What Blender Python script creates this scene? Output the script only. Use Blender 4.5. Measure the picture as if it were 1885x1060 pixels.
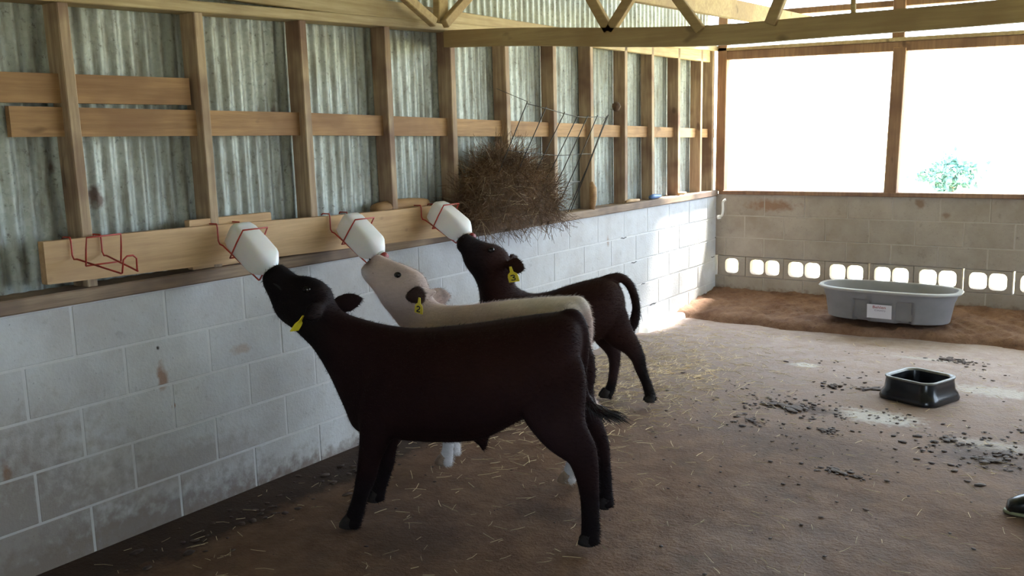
import bpy, bmesh, math, random
import numpy as np
from mathutils import Vector, Matrix

random.seed(7); rng = np.random.default_rng(7)
for o in list(bpy.data.objects): bpy.data.objects.remove(o)
scene = bpy.context.scene; COL = scene.collection

# ------------------------------------------------------------------ camera
F, CXP, CYP = 1700.0, 942.5, 530.0
CAM = np.array([3.33, 0.0, 1.575])
YAW, PITCH, ROLL = map(math.radians, (35.05, 9.35, 1.4))
f0 = np.array([-math.sin(YAW), math.cos(YAW), 0]); r0 = np.array([math.cos(YAW), math.sin(YAW), 0]); up = np.array([0, 0, 1.0])
cf = f0*math.cos(PITCH) - up*math.sin(PITCH); u0 = np.cross(r0, cf)
cr = r0*math.cos(ROLL) - u0*math.sin(ROLL); cu = u0*math.cos(ROLL) + r0*math.sin(ROLL)
cam_d = bpy.data.cameras.new('camera'); cam = bpy.data.objects.new('camera', cam_d); COL.objects.link(cam)
cam_d.sensor_width = 36; cam_d.lens = 36*F/1885; cam_d.clip_start = 0.05; cam_d.clip_end = 400
M = Matrix(((cr[0], cu[0], -cf[0], CAM[0]), (cr[1], cu[1], -cf[1], CAM[1]), (cr[2], cu[2], -cf[2], CAM[2]), (0, 0, 0, 1)))
cam.matrix_world = M; scene.camera = cam

# ------------------------------------------------------------------ light
world = bpy.data.worlds.new('sky'); scene.world = world; world.use_nodes = True
wn = world.node_tree; bg = wn.nodes['Background']
bg.inputs['Color'].default_value = (0.68, 0.83, 1.0, 1); bg.inputs['Strength'].default_value = 6.8
sun_d = bpy.data.lights.new('sun', 'SUN'); sun_d.energy = 42; sun_d.angle = math.radians(6.5); sun_d.color = (1, 0.95, 0.86)
sun = bpy.data.objects.new('sun', sun_d); COL.objects.link(sun)
sun.rotation_euler = Vector((-0.36, -1.0, -2.3)).to_track_quat('-Z', 'Y').to_euler()
vs = scene.view_settings; vs.view_transform = 'Standard'; vs.look = 'None'; vs.gamma = 1; vs.use_curve_mapping = False
vs.exposure = 0.68

# ------------------------------------------------------------------ helpers
def ray(px, py): return cf + cr*(px-CXP)/F - cu*(py-CYP)/F
def P(px, py, ax, val):
    d = ray(px, py); return CAM + d*((val-CAM[ax])/d[ax])

def mesh_obj(name, verts, faces, mat, parent=None, smooth=False):
    me = bpy.data.meshes.new(name); me.from_pydata([tuple(map(float, v)) for v in verts], [], faces); me.update()
    return link(name, me, mat, parent, smooth)
def link(name, me, mat, parent=None, smooth=False):
    if mat is not None and not me.materials: me.materials.append(mat)
    if smooth: me.polygons.foreach_set('use_smooth', [True]*len(me.polygons))
    o = bpy.data.objects.new(name, me); COL.objects.link(o)
    if parent is not None: o.parent = parent
    return o
def tag(o, label, cat, group=None, kind=None):
    o['label'] = label; o['category'] = cat
    if group: o['group'] = group
    if kind: o['kind'] = kind
    return o
def empty(name, loc=(0, 0, 0)):
    o = bpy.data.objects.new(name, None); COL.objects.link(o); o.location = loc; o.empty_display_size = 0.1; return o
def structure(o): o['kind'] = 'structure'; return o

def box_bm(bm, x0, x1, y0, y1, z0, z1, bev=0.0):
    r = bmesh.ops.create_cube(bm, size=1.0)
    for v in r['verts']:
        v.co = Vector(((x0+x1)/2+v.co.x*(x1-x0), (y0+y1)/2+v.co.y*(y1-y0), (z0+z1)/2+v.co.z*(z1-z0)))
    if bev > 0:
        es = {e for v in r['verts'] for e in v.link_edges}
        bmesh.ops.bevel(bm, geom=list(es), offset=bev, segments=1, affect='EDGES')
def box(name, x0, x1, y0, y1, z0, z1, mat, parent=None, bev=0.0):
    bm = bmesh.new(); box_bm(bm, x0, x1, y0, y1, z0, z1, bev)
    me = bpy.data.meshes.new(name); bm.to_mesh(me); bm.free()
    return link(name, me, mat, parent)
def beam(name, a, b, w, t, wdir, mat, parent=None, bev=0.003, segs=1, wob=0.0):
    """board from a to b: width w along wdir (made perpendicular), thickness t"""
    a, b = Vector(a), Vector(b); d = (b-a); L = d.length; d.normalize()
    wv = Vector(wdir); wv = (wv - d*wv.dot(d)).normalized(); tv = d.cross(wv)
    bm = bmesh.new(); box_bm(bm, 0, L, -w/2, w/2, -t/2, t/2, bev)
    for v in bm.verts: v.co = a + d*v.co.x + wv*v.co.y + tv*v.co.z
    me = bpy.data.meshes.new(name); bm.to_mesh(me); bm.free()
    return link(name, me, mat, parent)
def sweep_geo(pts, rads, segs=8, side=None, closed=False, power=2.0):
    """elliptical sweep; rads = r or (a, b): a in the plane normal to side, b along side"""
    pts = [Vector(p) for p in pts]; n = len(pts); V = []; Fc = []
    prev = None
    for i, p in enumerate(pts):
        if closed: t = pts[(i+1) % n]-pts[i-1]
        else: t = pts[min(i+1, n-1)]-pts[max(i-1, 0)]
        t.normalize()
        if side is not None: s = Vector(side); s = (s-t*s.dot(t)).normalized()
        else:
            if prev is None:
                s = Vector((0, 0, 1)) if abs(t.z) < 0.9 else Vector((1, 0, 0))
            else: s = prev
            s = (s-t*s.dot(t)).normalized(); prev = s
        q = t.cross(s)
        r = rads[i] if isinstance(rads, (list, tuple)) else rads
        a, b = r if isinstance(r, (list, tuple)) else (r, r)
        for k in range(segs):
            th = 2*math.pi*k/segs; c, sn = math.cos(th), math.sin(th)
            if power != 2.0:
                c = math.copysign(abs(c)**(2/power), c); sn = math.copysign(abs(sn)**(2/power), sn)
            V.append(p+q*(a*c)+s*(b*sn))
    m = n if closed else n-1
    for i in range(m):
        for k in range(segs):
            j = (i+1) % n
            Fc.append((i*segs+k, i*segs+(k+1) % segs, j*segs+(k+1) % segs, j*segs+k))
    if not closed:
        Fc.append(tuple(reversed(range(segs)))); Fc.append(tuple(range((n-1)*segs, n*segs)))
    return V, Fc
def join_geo(parts):
    V, Fc = [], []
    for v, f in parts:
        b = len(V); V += list(v); Fc += [tuple(i+b for i in q) for q in f]
    return V, Fc
def tube(name, pts, r, mat, parent=None, segs=8, closed=False):
    v, f = sweep_geo(pts, r, segs, closed=closed); return mesh_obj(name, v, f, mat, parent, True)
def smooth_path(pts, n=6):
    """Catmull-Rom"""
    pts = [np.array(p, float) for p in pts]; out = []
    for i in range(len(pts)-1):
        p0, p1, p2, p3 = pts[max(i-1, 0)], pts[i], pts[i+1], pts[min(i+2, len(pts)-1)]
        for k in range(n):
            t = k/n
            out.append(0.5*((2*p1)+(-p0+p2)*t+(2*p0-5*p1+4*p2-p3)*t*t+(-p0+3*p1-3*p2+p3)*t**3))
    out.append(pts[-1]); return out

# ------------------------------------------------------------------ materials
def newmat(name):
    m = bpy.data.materials.new(name); m.use_nodes = True; nt = m.node_tree
    return m, nt, nt.nodes['Principled BSDF']
def N(nt, t, **kw):
    n = nt.nodes.new(t)
    for k, v in kw.items():
        if k in n.inputs: n.inputs[k].default_value = v
        else: setattr(n, k, v)
    return n
def mix(nt, fac, a, b, mode='MIX'):
    n = nt.nodes.new('ShaderNodeMix'); n.data_type = 'RGBA'; n.blend_type = mode
    for sock, val in ((n.inputs[0], fac), (n.inputs[6], a), (n.inputs[7], b)):
        if hasattr(val, 'is_output'): nt.links.new(val, sock)
        else: sock.default_value = val if not isinstance(val, tuple) else (*val, 1)[:4]
    return n.outputs[2]
def ramp(nt, sock, a, b, va=0.0, vb=1.0):
    n = nt.nodes.new('ShaderNodeMapRange'); n.clamp = True
    nt.links.new(sock, n.inputs[0]); n.inputs[1].default_value = a; n.inputs[2].default_value = b
    n.inputs[3].default_value = va; n.inputs[4].default_value = vb; return n.outputs[0]
def math_n(nt, op, a, b=None):
    n = nt.nodes.new('ShaderNodeMath'); n.operation = op
    for s, v in ((n.inputs[0], a), (n.inputs[1], b)):
        if v is None: continue
        if hasattr(v, 'is_output'): nt.links.new(v, s)
        else: s.default_value = v
    return n.outputs[0]
def noise(nt, co, scale, detail=4, rough=0.55, vec=None):
    n = N(nt, 'ShaderNodeTexNoise', Scale=scale, Detail=detail, Roughness=rough)
    if vec is not None:
        mp = nt.nodes.new('ShaderNodeMapping'); mp.inputs['Scale'].default_value = vec; nt.links.new(co, mp.inputs[0]); co = mp.outputs[0]
    nt.links.new(co, n.inputs['Vector']); return n.outputs[0]
def coords(nt, world_space=False, rand=False):
    if world_space: return nt.nodes.new('ShaderNodeNewGeometry').outputs['Position']
    co = nt.nodes.new('ShaderNodeTexCoord').outputs['Object']
    if rand:
        oi = nt.nodes.new('ShaderNodeObjectInfo'); m = nt.nodes.new('ShaderNodeVectorMath'); m.operation = 'ADD'
        sc = nt.nodes.new('ShaderNodeMath'); sc.operation = 'MULTIPLY'; sc.inputs[1].default_value = 37.0
        nt.links.new(oi.outputs['Random'], sc.inputs[0]); nt.links.new(co, m.inputs[0]); nt.links.new(sc.outputs[0], m.inputs[1]); return m.outputs[0]
    return co
def bump(nt, bsdf, sock, strength=0.3, dist=0.01):
    b = N(nt, 'ShaderNodeBump', Strength=strength, Distance=dist); nt.links.new(sock, b.inputs['Height']); nt.links.new(b.outputs[0], bsdf.inputs['Normal'])
def spot(nt, pos, centre, radii, soft=0.6):
    """1 inside an ellipsoid, fading out: used for stains with a shape of their own"""
    s = nt.nodes.new('ShaderNodeVectorMath'); s.operation = 'SUBTRACT'; nt.links.new(pos, s.inputs[0]); s.inputs[1].default_value = centre
    d = nt.nodes.new('ShaderNodeVectorMath'); d.operation = 'DIVIDE'; nt.links.new(s.outputs[0], d.inputs[0]); d.inputs[1].default_value = radii
    l = nt.nodes.new('ShaderNodeVectorMath'); l.operation = 'LENGTH'; nt.links.new(d.outputs[0], l.inputs[0])
    nz = noise(nt, pos, 22, 3); a = math_n(nt, 'ADD', l.outputs['Value'], math_n(nt, 'MULTIPLY', math_n(nt, 'SUBTRACT', nz, 0.5), 1.4))
    return ramp(nt, a, 1.0, 1.0-soft)
def setc(nt, bsdf, col, rough=0.7, **kw):
    if hasattr(col, 'is_output'): nt.links.new(col, bsdf.inputs['Base Color'])
    else: bsdf.inputs['Base Color'].default_value = (*col, 1)
    if hasattr(rough, 'is_output'): nt.links.new(rough, bsdf.inputs['Roughness'])
    else: bsdf.inputs['Roughness'].default_value = rough
    for k, v in kw.items(): bsdf.inputs[k.replace('_', ' ')].default_value = v

def wood_mat(name, light, dark, stain=0.5, axis=2, rough=0.75, warp=1.0):
    m, nt, b = newmat(name); co = coords(nt, rand=True)
    sc = [16, 16, 16]; sc[axis] = 0.9
    g = noise(nt, co, 3.0*warp, 6, 0.65, tuple(sc)); big = noise(nt, co, 2.2, 3, 0.6)
    c = mix(nt, ramp(nt, g, 0.38, 0.62), light, tuple(0.45*x+0.55*y for x, y in zip(light, dark)))
    c = mix(nt, ramp(nt, big, 0.45, 0.62, 0, stain), c, dark)
    kn = noise(nt, co, 9, 2, 0.5, tuple(0.5 if i == axis else 1.0 for i in range(3))); c = mix(nt, ramp(nt, kn, 0.70, 0.76, 0, 0.7), c, tuple(x*0.5 for x in dark))
    setc(nt, b, c, rough); bump(nt, b, g, 0.25, 0.004); return m
MAT = {}
MAT['stud'] = wood_mat('weathered_stud', (0.50, 0.38, 0.25), (0.17, 0.09, 0.065), 0.85, 2)
MAT['girt'] = wood_mat('girt_pine', (0.47, 0.285, 0.135), (0.22, 0.11, 0.05), 0.65, 1)
MAT['plate'] = wood_mat('plate_pine', (0.56, 0.46, 0.27), (0.32, 0.22, 0.11), 0.5, 1)
MAT['board'] = wood_mat('fresh_board', (0.64, 0.43, 0.235), (0.42, 0.26, 0.14), 0.45, 1)
MAT['beam'] = wood_mat('beam_pine', (0.50, 0.38, 0.19), (0.32, 0.21, 0.10), 0.6, 0)
MAT['sill'] = wood_mat('old_sill', (0.38, 0.27, 0.18), (0.13, 0.085, 0.065), 0.75, 1)
MAT['frame'] = wood_mat('window_timber', (0.36, 0.22, 0.13), (0.17, 0.09, 0.06), 0.7, 2)

def block_mat(name, paint, dirt, fac, rust=()):
    m, nt, b = newmat(name); pos = coords(nt, True)
    oi = nt.nodes.new('ShaderNodeObjectInfo').outputs['Random']
    n1 = noise(nt, pos, 2.3, 5, 0.65); n2 = noise(nt, pos, 14, 5, 0.7); n3 = noise(nt, pos, 70, 3, 0.6)
    c = mix(nt, ramp(nt, n1, 0.38, 0.72, 0, fac), paint, dirt)
    c = mix(nt, ramp(nt, n2, 0.60, 0.80, 0, 0.55), c, tuple(x*0.5 for x in dirt))
    c = mix(nt, ramp(nt, n3, 0.66, 0.76, 0, 0.7), c, tuple(x*0.35 for x in dirt))
    c = mix(nt, ramp(nt, oi, 0, 1, 0, 0.14), c, tuple(x*0.6 for x in paint))
    for ce, ra, colr, k in rust:
        s = math_n(nt, 'MULTIPLY', spot(nt, pos, ce, ra), k); c = mix(nt, s, c, colr)
    setc(nt, b, c, 0.85); bump(nt, b, n3, 0.35, 0.006); return m
RUST = (0.30, 0.13, 0.05)
MAT['block'] = block_mat('whitewashed_block', (0.64, 0.65, 0.67), (0.42, 0.39, 0.38), 0.75,
    [((0, 2.21, 0.62), (0.1, 0.03, 0.07), RUST, 0.75), ((0, 2.20, 0.75), (0.1, 0.010, 0.012), (0.03, 0.02, 0.02), 1),
     ((0, 2.25, 0.49), (0.1, 0.012, 0.014), RUST, 0.9), ((0, 1.55, 0.42), (0.1, 0.02, 0.05), RUST, 0.9),
     ((0, 6.0, 0.78), (0.1, 0.02, 0.05), (0.28, 0.17, 0.1), 0.6), ((0, 2.62, 0.66), (0.1, 0.07, 0.03), (0.42, 0.28, 0.2), 0.5),
     ((0, 2.0, 0.0), (0.3, 1.3, 0.16), (0.20, 0.15, 0.13), 0.75), ((0, 3.9, 0.0), (0.3, 2.2, 0.06), (0.20, 0.15, 0.13), 0.7), ((0, 1.5, 0.15), (0.3, 0.7, 0.5), (0.27, 0.22, 0.19), 0.7), ((0, 2.3, 0.22), (0.3, 0.5, 0.12), (0.36, 0.32, 0.30), 0.6)])
MAT['block_back'] = block_mat('dirty_block', (0.44, 0.385, 0.325), (0.26, 0.205, 0.155), 0.8,
    [((0.52, 8.05, 0.91), (0.26, 0.3, 0.06), (0.24, 0.11, 0.05), 0.7), ((1.75, 8.05, 0.95), (0.05, 0.3, 0.05), (0.22, 0.12, 0.06), 0.7),
     ((1.95, 8.05, 0.86), (0.05, 0.3, 0.03), (0.2, 0.11, 0.06), 0.6), ((1.5, 8.05, 0.08), (4, 0.3, 0.09), (0.16, 0.09, 0.06), 0.8)])
m, nt, b = newmat('mortar'); pos = coords(nt, True); nz = noise(nt, pos, 30, 4)
setc(nt, b, mix(nt, nz, (0.60, 0.60, 0.61), (0.72, 0.72, 0.73)), 0.9); bump(nt, b, nz, 0.4, 0.005); MAT['mortar'] = m
m, nt, b = newmat('mortar_back'); pos = coords(nt, True); nz = noise(nt, pos, 30, 4)
setc(nt, b, mix(nt, nz, (0.40, 0.35, 0.30), (0.52, 0.465, 0.40)), 0.9); MAT['mortar_back'] = m

m, nt, b = newmat('galvanised_sheet'); pos = coords(nt, True)
vor = N(nt, 'ShaderNodeTexVoronoi', Scale=70.0); nt.links.new(pos, vor.inputs['Vector'])
n1 = noise(nt, pos, 3.0, 5, 0.65, (1, 1, 0.35)); n2 = noise(nt, pos, 40, 4, 0.7); n3 = noise(nt, pos, 9, 5, 0.6, (1, 3.5, 0.5))
c = mix(nt, vor.outputs['Color'], (0.40, 0.45, 0.43), (0.54, 0.58, 0.56))
c = mix(nt, ramp(nt, n1, 0.42, 0.58, 0, 0.65), c, (0.22, 0.23, 0.20)); c = mix(nt, ramp(nt, n3, 0.48, 0.66, 0, 0.7), c, (0.19, 0.175, 0.14))
c = mix(nt, ramp(nt, n2, 0.58, 0.72, 0, 0.8), c, (0.13, 0.12, 0.10))
for ce, ra in (((-0.1, 2.07, 1.38), (0.2, 0.05, 0.06)), ((-0.1, 1.90, 1.50), (0.2, 0.02, 0.03)), ((-0.1, 2.02, 1.90), (0.2, 0.02, 0.02)), ((-0.1, 1.6, 1.44), (0.2, 0.02, 0.05)), ((-0.1, 3.0, 1.7), (0.2, 0.02, 0.05))):
    c = mix(nt, math_n(nt, 'MULTIPLY', spot(nt, pos, ce, ra), 0.85), c, (0.10, 0.05, 0.035))
setc(nt, b, c, ramp(nt, n2, 0.3, 0.7, 0.48, 0.7), Metallic=0.4); MAT['sheet'] = m

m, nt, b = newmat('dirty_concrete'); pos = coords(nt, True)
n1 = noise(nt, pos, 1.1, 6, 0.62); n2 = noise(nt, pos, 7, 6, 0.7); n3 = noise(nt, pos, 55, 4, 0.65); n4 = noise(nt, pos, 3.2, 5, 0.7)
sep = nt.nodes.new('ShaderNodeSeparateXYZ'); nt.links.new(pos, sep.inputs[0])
far_mix = ramp(nt, math_n(nt, 'ADD', sep.outputs[1], math_n(nt, 'MULTIPLY', n1, 3.0)), 5.6, 8.4)  # mixes in paler concrete towards the far end
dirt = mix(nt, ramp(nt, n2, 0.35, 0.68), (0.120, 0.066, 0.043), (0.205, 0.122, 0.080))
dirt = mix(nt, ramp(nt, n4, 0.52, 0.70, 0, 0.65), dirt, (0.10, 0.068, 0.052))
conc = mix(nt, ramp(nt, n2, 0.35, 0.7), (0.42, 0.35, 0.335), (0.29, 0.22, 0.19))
c = mix(nt, far_mix, dirt, conc)
c = mix(nt, ramp(nt, n3, 0.62, 0.74, 0, 0.6), c, (0.07, 0.048, 0.038))
for ce, ra, k in (((2.15, 5.15, 0), (0.28, 0.16, 1), 0.8), ((2.62, 6.0, 0), (0.30, 0.16, 1), 0.6), ((2.1, 6.65, 0), (0.25, 0.05, 1), 0.5), ((1.45, 6.1, 0), (0.12, 0.07, 1), 0.9), ((2.75, 4.95, 0), (0.25, 0.12, 1), 0.5)):
    c = mix(nt, math_n(nt, 'MULTIPLY', spot(nt, pos, ce, ra), k), c, (0.50, 0.48, 0.46))
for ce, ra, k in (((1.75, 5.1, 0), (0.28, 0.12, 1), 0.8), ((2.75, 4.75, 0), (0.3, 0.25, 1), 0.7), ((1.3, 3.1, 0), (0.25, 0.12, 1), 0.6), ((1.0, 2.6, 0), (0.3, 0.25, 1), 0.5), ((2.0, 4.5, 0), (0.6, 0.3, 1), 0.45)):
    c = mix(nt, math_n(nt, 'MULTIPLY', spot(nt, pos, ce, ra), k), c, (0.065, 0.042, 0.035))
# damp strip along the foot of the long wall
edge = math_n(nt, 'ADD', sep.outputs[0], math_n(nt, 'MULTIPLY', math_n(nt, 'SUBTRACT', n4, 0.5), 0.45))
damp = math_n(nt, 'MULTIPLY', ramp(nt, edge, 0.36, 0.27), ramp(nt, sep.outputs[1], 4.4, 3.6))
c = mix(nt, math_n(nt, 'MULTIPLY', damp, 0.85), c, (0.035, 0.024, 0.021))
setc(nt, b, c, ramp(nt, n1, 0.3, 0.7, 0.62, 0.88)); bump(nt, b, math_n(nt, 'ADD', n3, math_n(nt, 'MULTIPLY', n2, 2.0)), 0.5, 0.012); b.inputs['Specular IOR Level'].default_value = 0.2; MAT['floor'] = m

m, nt, b = newmat('dirt_bank'); pos = coords(nt, True); n2 = noise(nt, pos, 6, 6, 0.7); n3 = noise(nt, pos, 40, 4, 0.7)
c = mix(nt, ramp(nt, n2, 0.35, 0.7), (0.13, 0.062, 0.035), (0.26, 0.155, 0.10)); c = mix(nt, ramp(nt, n3, 0.55, 0.72, 0, 0.6), c, (0.07, 0.04, 0.03))
setc(nt, b, c, 0.9); bump(nt, b, n3, 0.6, 0.02); MAT['bank'] = m

def plain(name, col, rough=0.5, var=0.0, scale=12, **kw):
    m, nt, b = newmat(name)
    if var:
        nz = noise(nt, coords(nt, rand=True), scale, 4); setc(nt, b, mix(nt, ramp(nt, nz, 0.3, 0.7), tuple(x*(1-var) for x in col), tuple(min(1, x*(1+var)) for x in col)), rough, **kw)
    else: setc(nt, b, col, rough, **kw)
    return m
MAT['bottle'] = plain('milk_bottle_plastic', (0.86, 0.86, 0.86), 0.35, 0.02, Subsurface_Weight=0.15)
MAT['red_wire'] = plain('red_wire', (0.42, 0.035, 0.022), 0.45, 0.25, 30)
MAT['rubber_red'] = plain('red_rubber', (0.24, 0.016, 0.018), 0.5)
MAT['wire'] = plain('dark_wire', (0.05, 0.045, 0.04), 0.5, 0.5, 30, Metallic=0.5)
MAT['hay'] = plain('hay', (0.11, 0.062, 0.035), 0.9, 0.5, 30)
MAT['straw'] = plain('straw', (0.66, 0.53, 0.33), 0.7, 0.35, 2)
MAT['hay_strand'] = plain('hay_strand', (0.16, 0.092, 0.046), 0.8, 0.5, 9)
MAT['manure'] = plain('manure', (0.062, 0.038, 0.029), 0.75, 0.5, 30)
MAT['tank'] = plain('grey_poly', (0.21, 0.21, 0.225), 0.5, 0.12, 5)
MAT['tank_rim'] = plain('pale_poly', (0.36, 0.36, 0.36), 0.4, 0.12, 5)
MAT['paper'] = plain('label_paper', (0.72, 0.72, 0.80), 0.6)
MAT['ink_red'] = plain('ink_red', (0.35, 0.04, 0.06), 0.6)
MAT['ink_grey'] = plain('ink_grey', (0.25, 0.25, 0.33), 0.6)
MAT['black_rubber'] = plain('black_rubber', (0.006, 0.0065, 0.009), 0.22, 0.2, 8)
MAT['worn_sheen_rim'] = plain('worn_sheen_rubber', (0.16, 0.16, 0.15), 0.35, 0.3, 25)  # pale grey also carries a painted sky reflection on the pan rim
MAT['yellow_tag'] = plain('yellow_tag', (0.80, 0.66, 0.035), 0.45)
MAT['ink'] = plain('black_ink', (0.012, 0.012, 0.012), 0.6)
MAT['eye'] = plain('eye', (0.008, 0.006, 0.006), 0.15)
MAT['tail_hair'] = plain('tail_hair', (0.012, 0.008, 0.008), 0.6)
MAT['hoof'] = plain('hoof_horn', (0.014, 0.011, 0.011), 0.8, 0.3, 40)
MAT['hoof_pale'] = plain('hoof_pale', (0.33, 0.24, 0.17), 0.5, 0.3, 40)
MAT['nest'] = plain('mud_nest', (0.10, 0.06, 0.04), 0.95, 0.4, 40)
MAT['blue'] = plain('blue_plastic', (0.10, 0.20, 0.42), 0.4)
MAT['white_pvc'] = plain('white_pipe', (0.8, 0.8, 0.78), 0.4)
MAT['boot'] = plain('boot_rubber', (0.012, 0.014, 0.014), 0.25)
MAT['boot_trim'] = plain('boot_trim', (0.26, 0.28, 0.17), 0.5)
MAT['roof'] = plain('roof_sheet', (0.34, 0.36, 0.33), 0.5, 0.25, 3, Metallic=0.4)
MAT['grass'] = plain('sunlit_grass', (0.46, 0.42, 0.23), 0.9, 0.2, 2)
MAT['leaf'] = plain('leaf', (0.095, 0.20, 0.185), 0.7, 0.4, 3)
MAT['bark'] = plain('bark', (0.16, 0.12, 0.09), 0.9, 0.4, 9)
def coat_mat(name, rough=0.62, sheen=0.3):
    m, nt, b = newmat(name); a = nt.nodes.new('ShaderNodeVertexColor'); a.layer_name = 'Coat'
    co = coords(nt); n1 = noise(nt, co, 7, 5, 0.6); n2 = noise(nt, co, 120, 3, 0.6, (0.25, 1, 1))
    c = mix(nt, ramp(nt, n1, 0.3, 0.7, 0.0, 0.35), a.outputs[0], mix(nt, 1.0, a.outputs[0], (0.55, 0.5, 0.5), 'MULTIPLY'))
    c = mix(nt, ramp(nt, n2, 0.3, 0.7, 0.0, 0.3), c, mix(nt, 1.0, c, (0.6, 0.6, 0.6), 'MULTIPLY'))
    setc(nt, b, c, rough); b.inputs['Sheen Weight'].default_value = sheen; b.inputs['Sheen Roughness'].default_value = 0.5
    b.inputs['Specular IOR Level'].default_value = 0.1
    bump(nt, b, n2, 0.2, 0.004); return m
MAT['coat'] = coat_mat('calf_coat', 0.7, 0.0)

# ------------------------------------------------------------------ floor, ground, roof
YB, XR, YF = 8.05, 6.6, -3.0           # back wall, right wall, front wall
def grid(name, x0, x1, y0, y1, nx, ny, zf, mat, parent=None):
    xs = np.linspace(x0, x1, nx+1); ys = np.linspace(y0, y1, ny+1)
    V = [(x, y, zf(x, y)) for y in ys for x in xs]
    Fc = [(j*(nx+1)+i, j*(nx+1)+i+1, (j+1)*(nx+1)+i+1, (j+1)*(nx+1)+i) for j in range(ny) for i in range(nx)]
    return mesh_obj(name, V, Fc, mat, parent, True)
ph = rng.uniform(0, 6.28, 8)
def lump(x, y): return sum(math.sin(x*k1+ph[i])*math.sin(y*k2+ph[i+4]) for i, (k1, k2) in enumerate(((5.1, 6.3), (9.7, 8.1), (17, 21), (31, 27))))/4
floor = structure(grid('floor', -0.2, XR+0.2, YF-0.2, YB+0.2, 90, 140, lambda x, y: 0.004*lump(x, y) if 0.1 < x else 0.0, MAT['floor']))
def bank_z(x, y):
    yf = 7.14+0.035*x+0.04*math.sin(3.1*x+1)+0.02*math.sin(11*x)
    t = (y-yf)/(YB-yf)
    if t <= 0: return -0.03
    return 0.055+0.085*t+0.026*lump(x*1.7, y*1.9)+0.012*lump(x*4.3, y*5.1)-0.07*math.exp(-t*55)
bank = grid('dirt_bank', 0.004, XR-0.004, 6.98, YB-0.004, 300, 48, bank_z, MAT['bank'])
tag(bank, 'reddish brown bank of packed dirt along the foot of the far wall', 'dirt')
ground = structure(grid('ground_outside', -60, 70, -40, 120, 26, 32, lambda x, y: -0.12 if y < 9 else -0.12+0.010*(y-9), MAT['grass']))
def roof_z(y): return 3.35+0.30*(1-abs(y-2.4)/5.6)
ceiling = structure(empty('ceiling', (0, 0, 0)))
def corr_sheet(name, a0, a1, along, pitch, depth, fn, mat, parent, per=8):
    n = int((a1-a0)/pitch*per); V = []
    for k in range(n+1):
        a = a0+(a1-a0)*k/n; d = depth/2*math.cos(2*math.pi*a/pitch)
        V += fn(a, d)
    m2 = len(V)//(n+1)
    Fc = [(k*m2+j, k*m2+j+1, (k+1)*m2+j+1, (k+1)*m2+j) for k in range(n) for j in range(m2-1)]
    return mesh_obj(name, V, Fc, mat, parent, True)
xs = np.arange(-0.98, XR+0.6, 0.75)
for i, x in enumerate(xs):
    ye = YB+1.25 if x > 0.4 else YB+0.02        # overhang shaped for light: long eave stops the sun, corner gap admits it
    corr_sheet('roof_sheet', x, x+0.77, 'x', 0.067, 0.014, lambda a, d, ye=ye: [(a, yy, roof_z(yy)+0.09+d) for yy in (YF-0.6, 2.4, ye)], MAT['roof'], ceiling, 6)
for y in np.arange(YF, YB+0.1, 1.1):
    beam('purlin', (-0.3, y, roof_z(y)+0.05), (XR+0.3, y, roof_z(y)+0.05), 0.04, 0.06, (0, 1, 0), MAT['beam'], ceiling)

# ------------------------------------------------------------------ left wall
SX = -0.11                                   # sheet plane; studs stand from there to x = -0.01
wall_left = structure(box('wall_left', -0.2, -0.0022, YF, YB+0.2, -0.05, 0.985, MAT['mortar']))
bm = bmesh.new(); box_bm(bm, -0.19, 0, -0.1945, 0.1945, -0.0945, 0.0945, 0.0018); blk = bpy.data.meshes.new('block'); bm.to_mesh(blk); bm.free(); blk.materials.append(MAT['block'])
bm = bmesh.new(); box_bm(bm, -0.19, 0, -0.0945, 0.0945, -0.0945, 0.0945, 0.0018); blkh = bpy.data.meshes.new('half_block'); bm.to_mesh(blkh); bm.free(); blkh.materials.append(MAT['block'])
for cse in range(5):
    z = 0.09+cse*0.199; off = 0.2 if cse % 2 else 0.0
    y = 1.05+off
    while y < YB-0.05:
        half = y+0.4 > YB+0.12
        o = link('block', blkh if half else blk, None, wall_left)
        o.location = (rng.uniform(-0.0006, 0.0006), y+(0.1 if half else 0.2), z); o.rotation_euler = (0, 0, rng.uniform(-0.002, 0.002))
        y += 0.4
sill = beam('sill', (-0.075, YF, 1.015), (-0.075, YB, 1.015), 0.19, 0.055, (1, 0, 0), MAT['sill'], wall_left, 0.006)
sheet_y = np.arange(YF, YB, 0.62)
for y in sheet_y:
    dy = 0.65; off = 0.003*((int(y*10)) % 2)
    corr_sheet('corrugated_sheet', y, min(y+dy, YB+0.1), 'y', 0.067, 0.014,
               lambda a, d, off=off: [(SX-0.012-off+d, a, zz) for zz in (0.95, 1.9, roof_z(a)+0.1)], MAT['sheet'], wall_left)
stud_px = (149, 388, 574, 725, 840, 940, 1024, 1092, 1153, 1203, 1250, 1290, 1312)
stud_y = [float(P(x, 300, 0, -0.01)[1]) for x in stud_px]
plate_z = lambda y: 2.095+0.030*(y-2.0)
for i, y in enumerate([stud_y[0]-1.62, stud_y[0]-1.08, stud_y[0]-0.54]+stud_y):
    lean = rng.uniform(-0.012, 0.012)
    beam('stud', (-0.06, y, 1.035), (-0.06, y+lean, plate_z(y)+0.02), 0.10, 0.045, (1, 0, 0), MAT['stud'], wall_left, 0.004)
pl0, pl1 = (-0.055, YF, plate_z(YF)+0.025), (-0.055, YB, plate_z(YB)+0.025)
beam('top_plate', pl0, pl1, 0.12, 0.045, (1, 0, 0), MAT['plate'], wall_left, 0.004)
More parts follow.
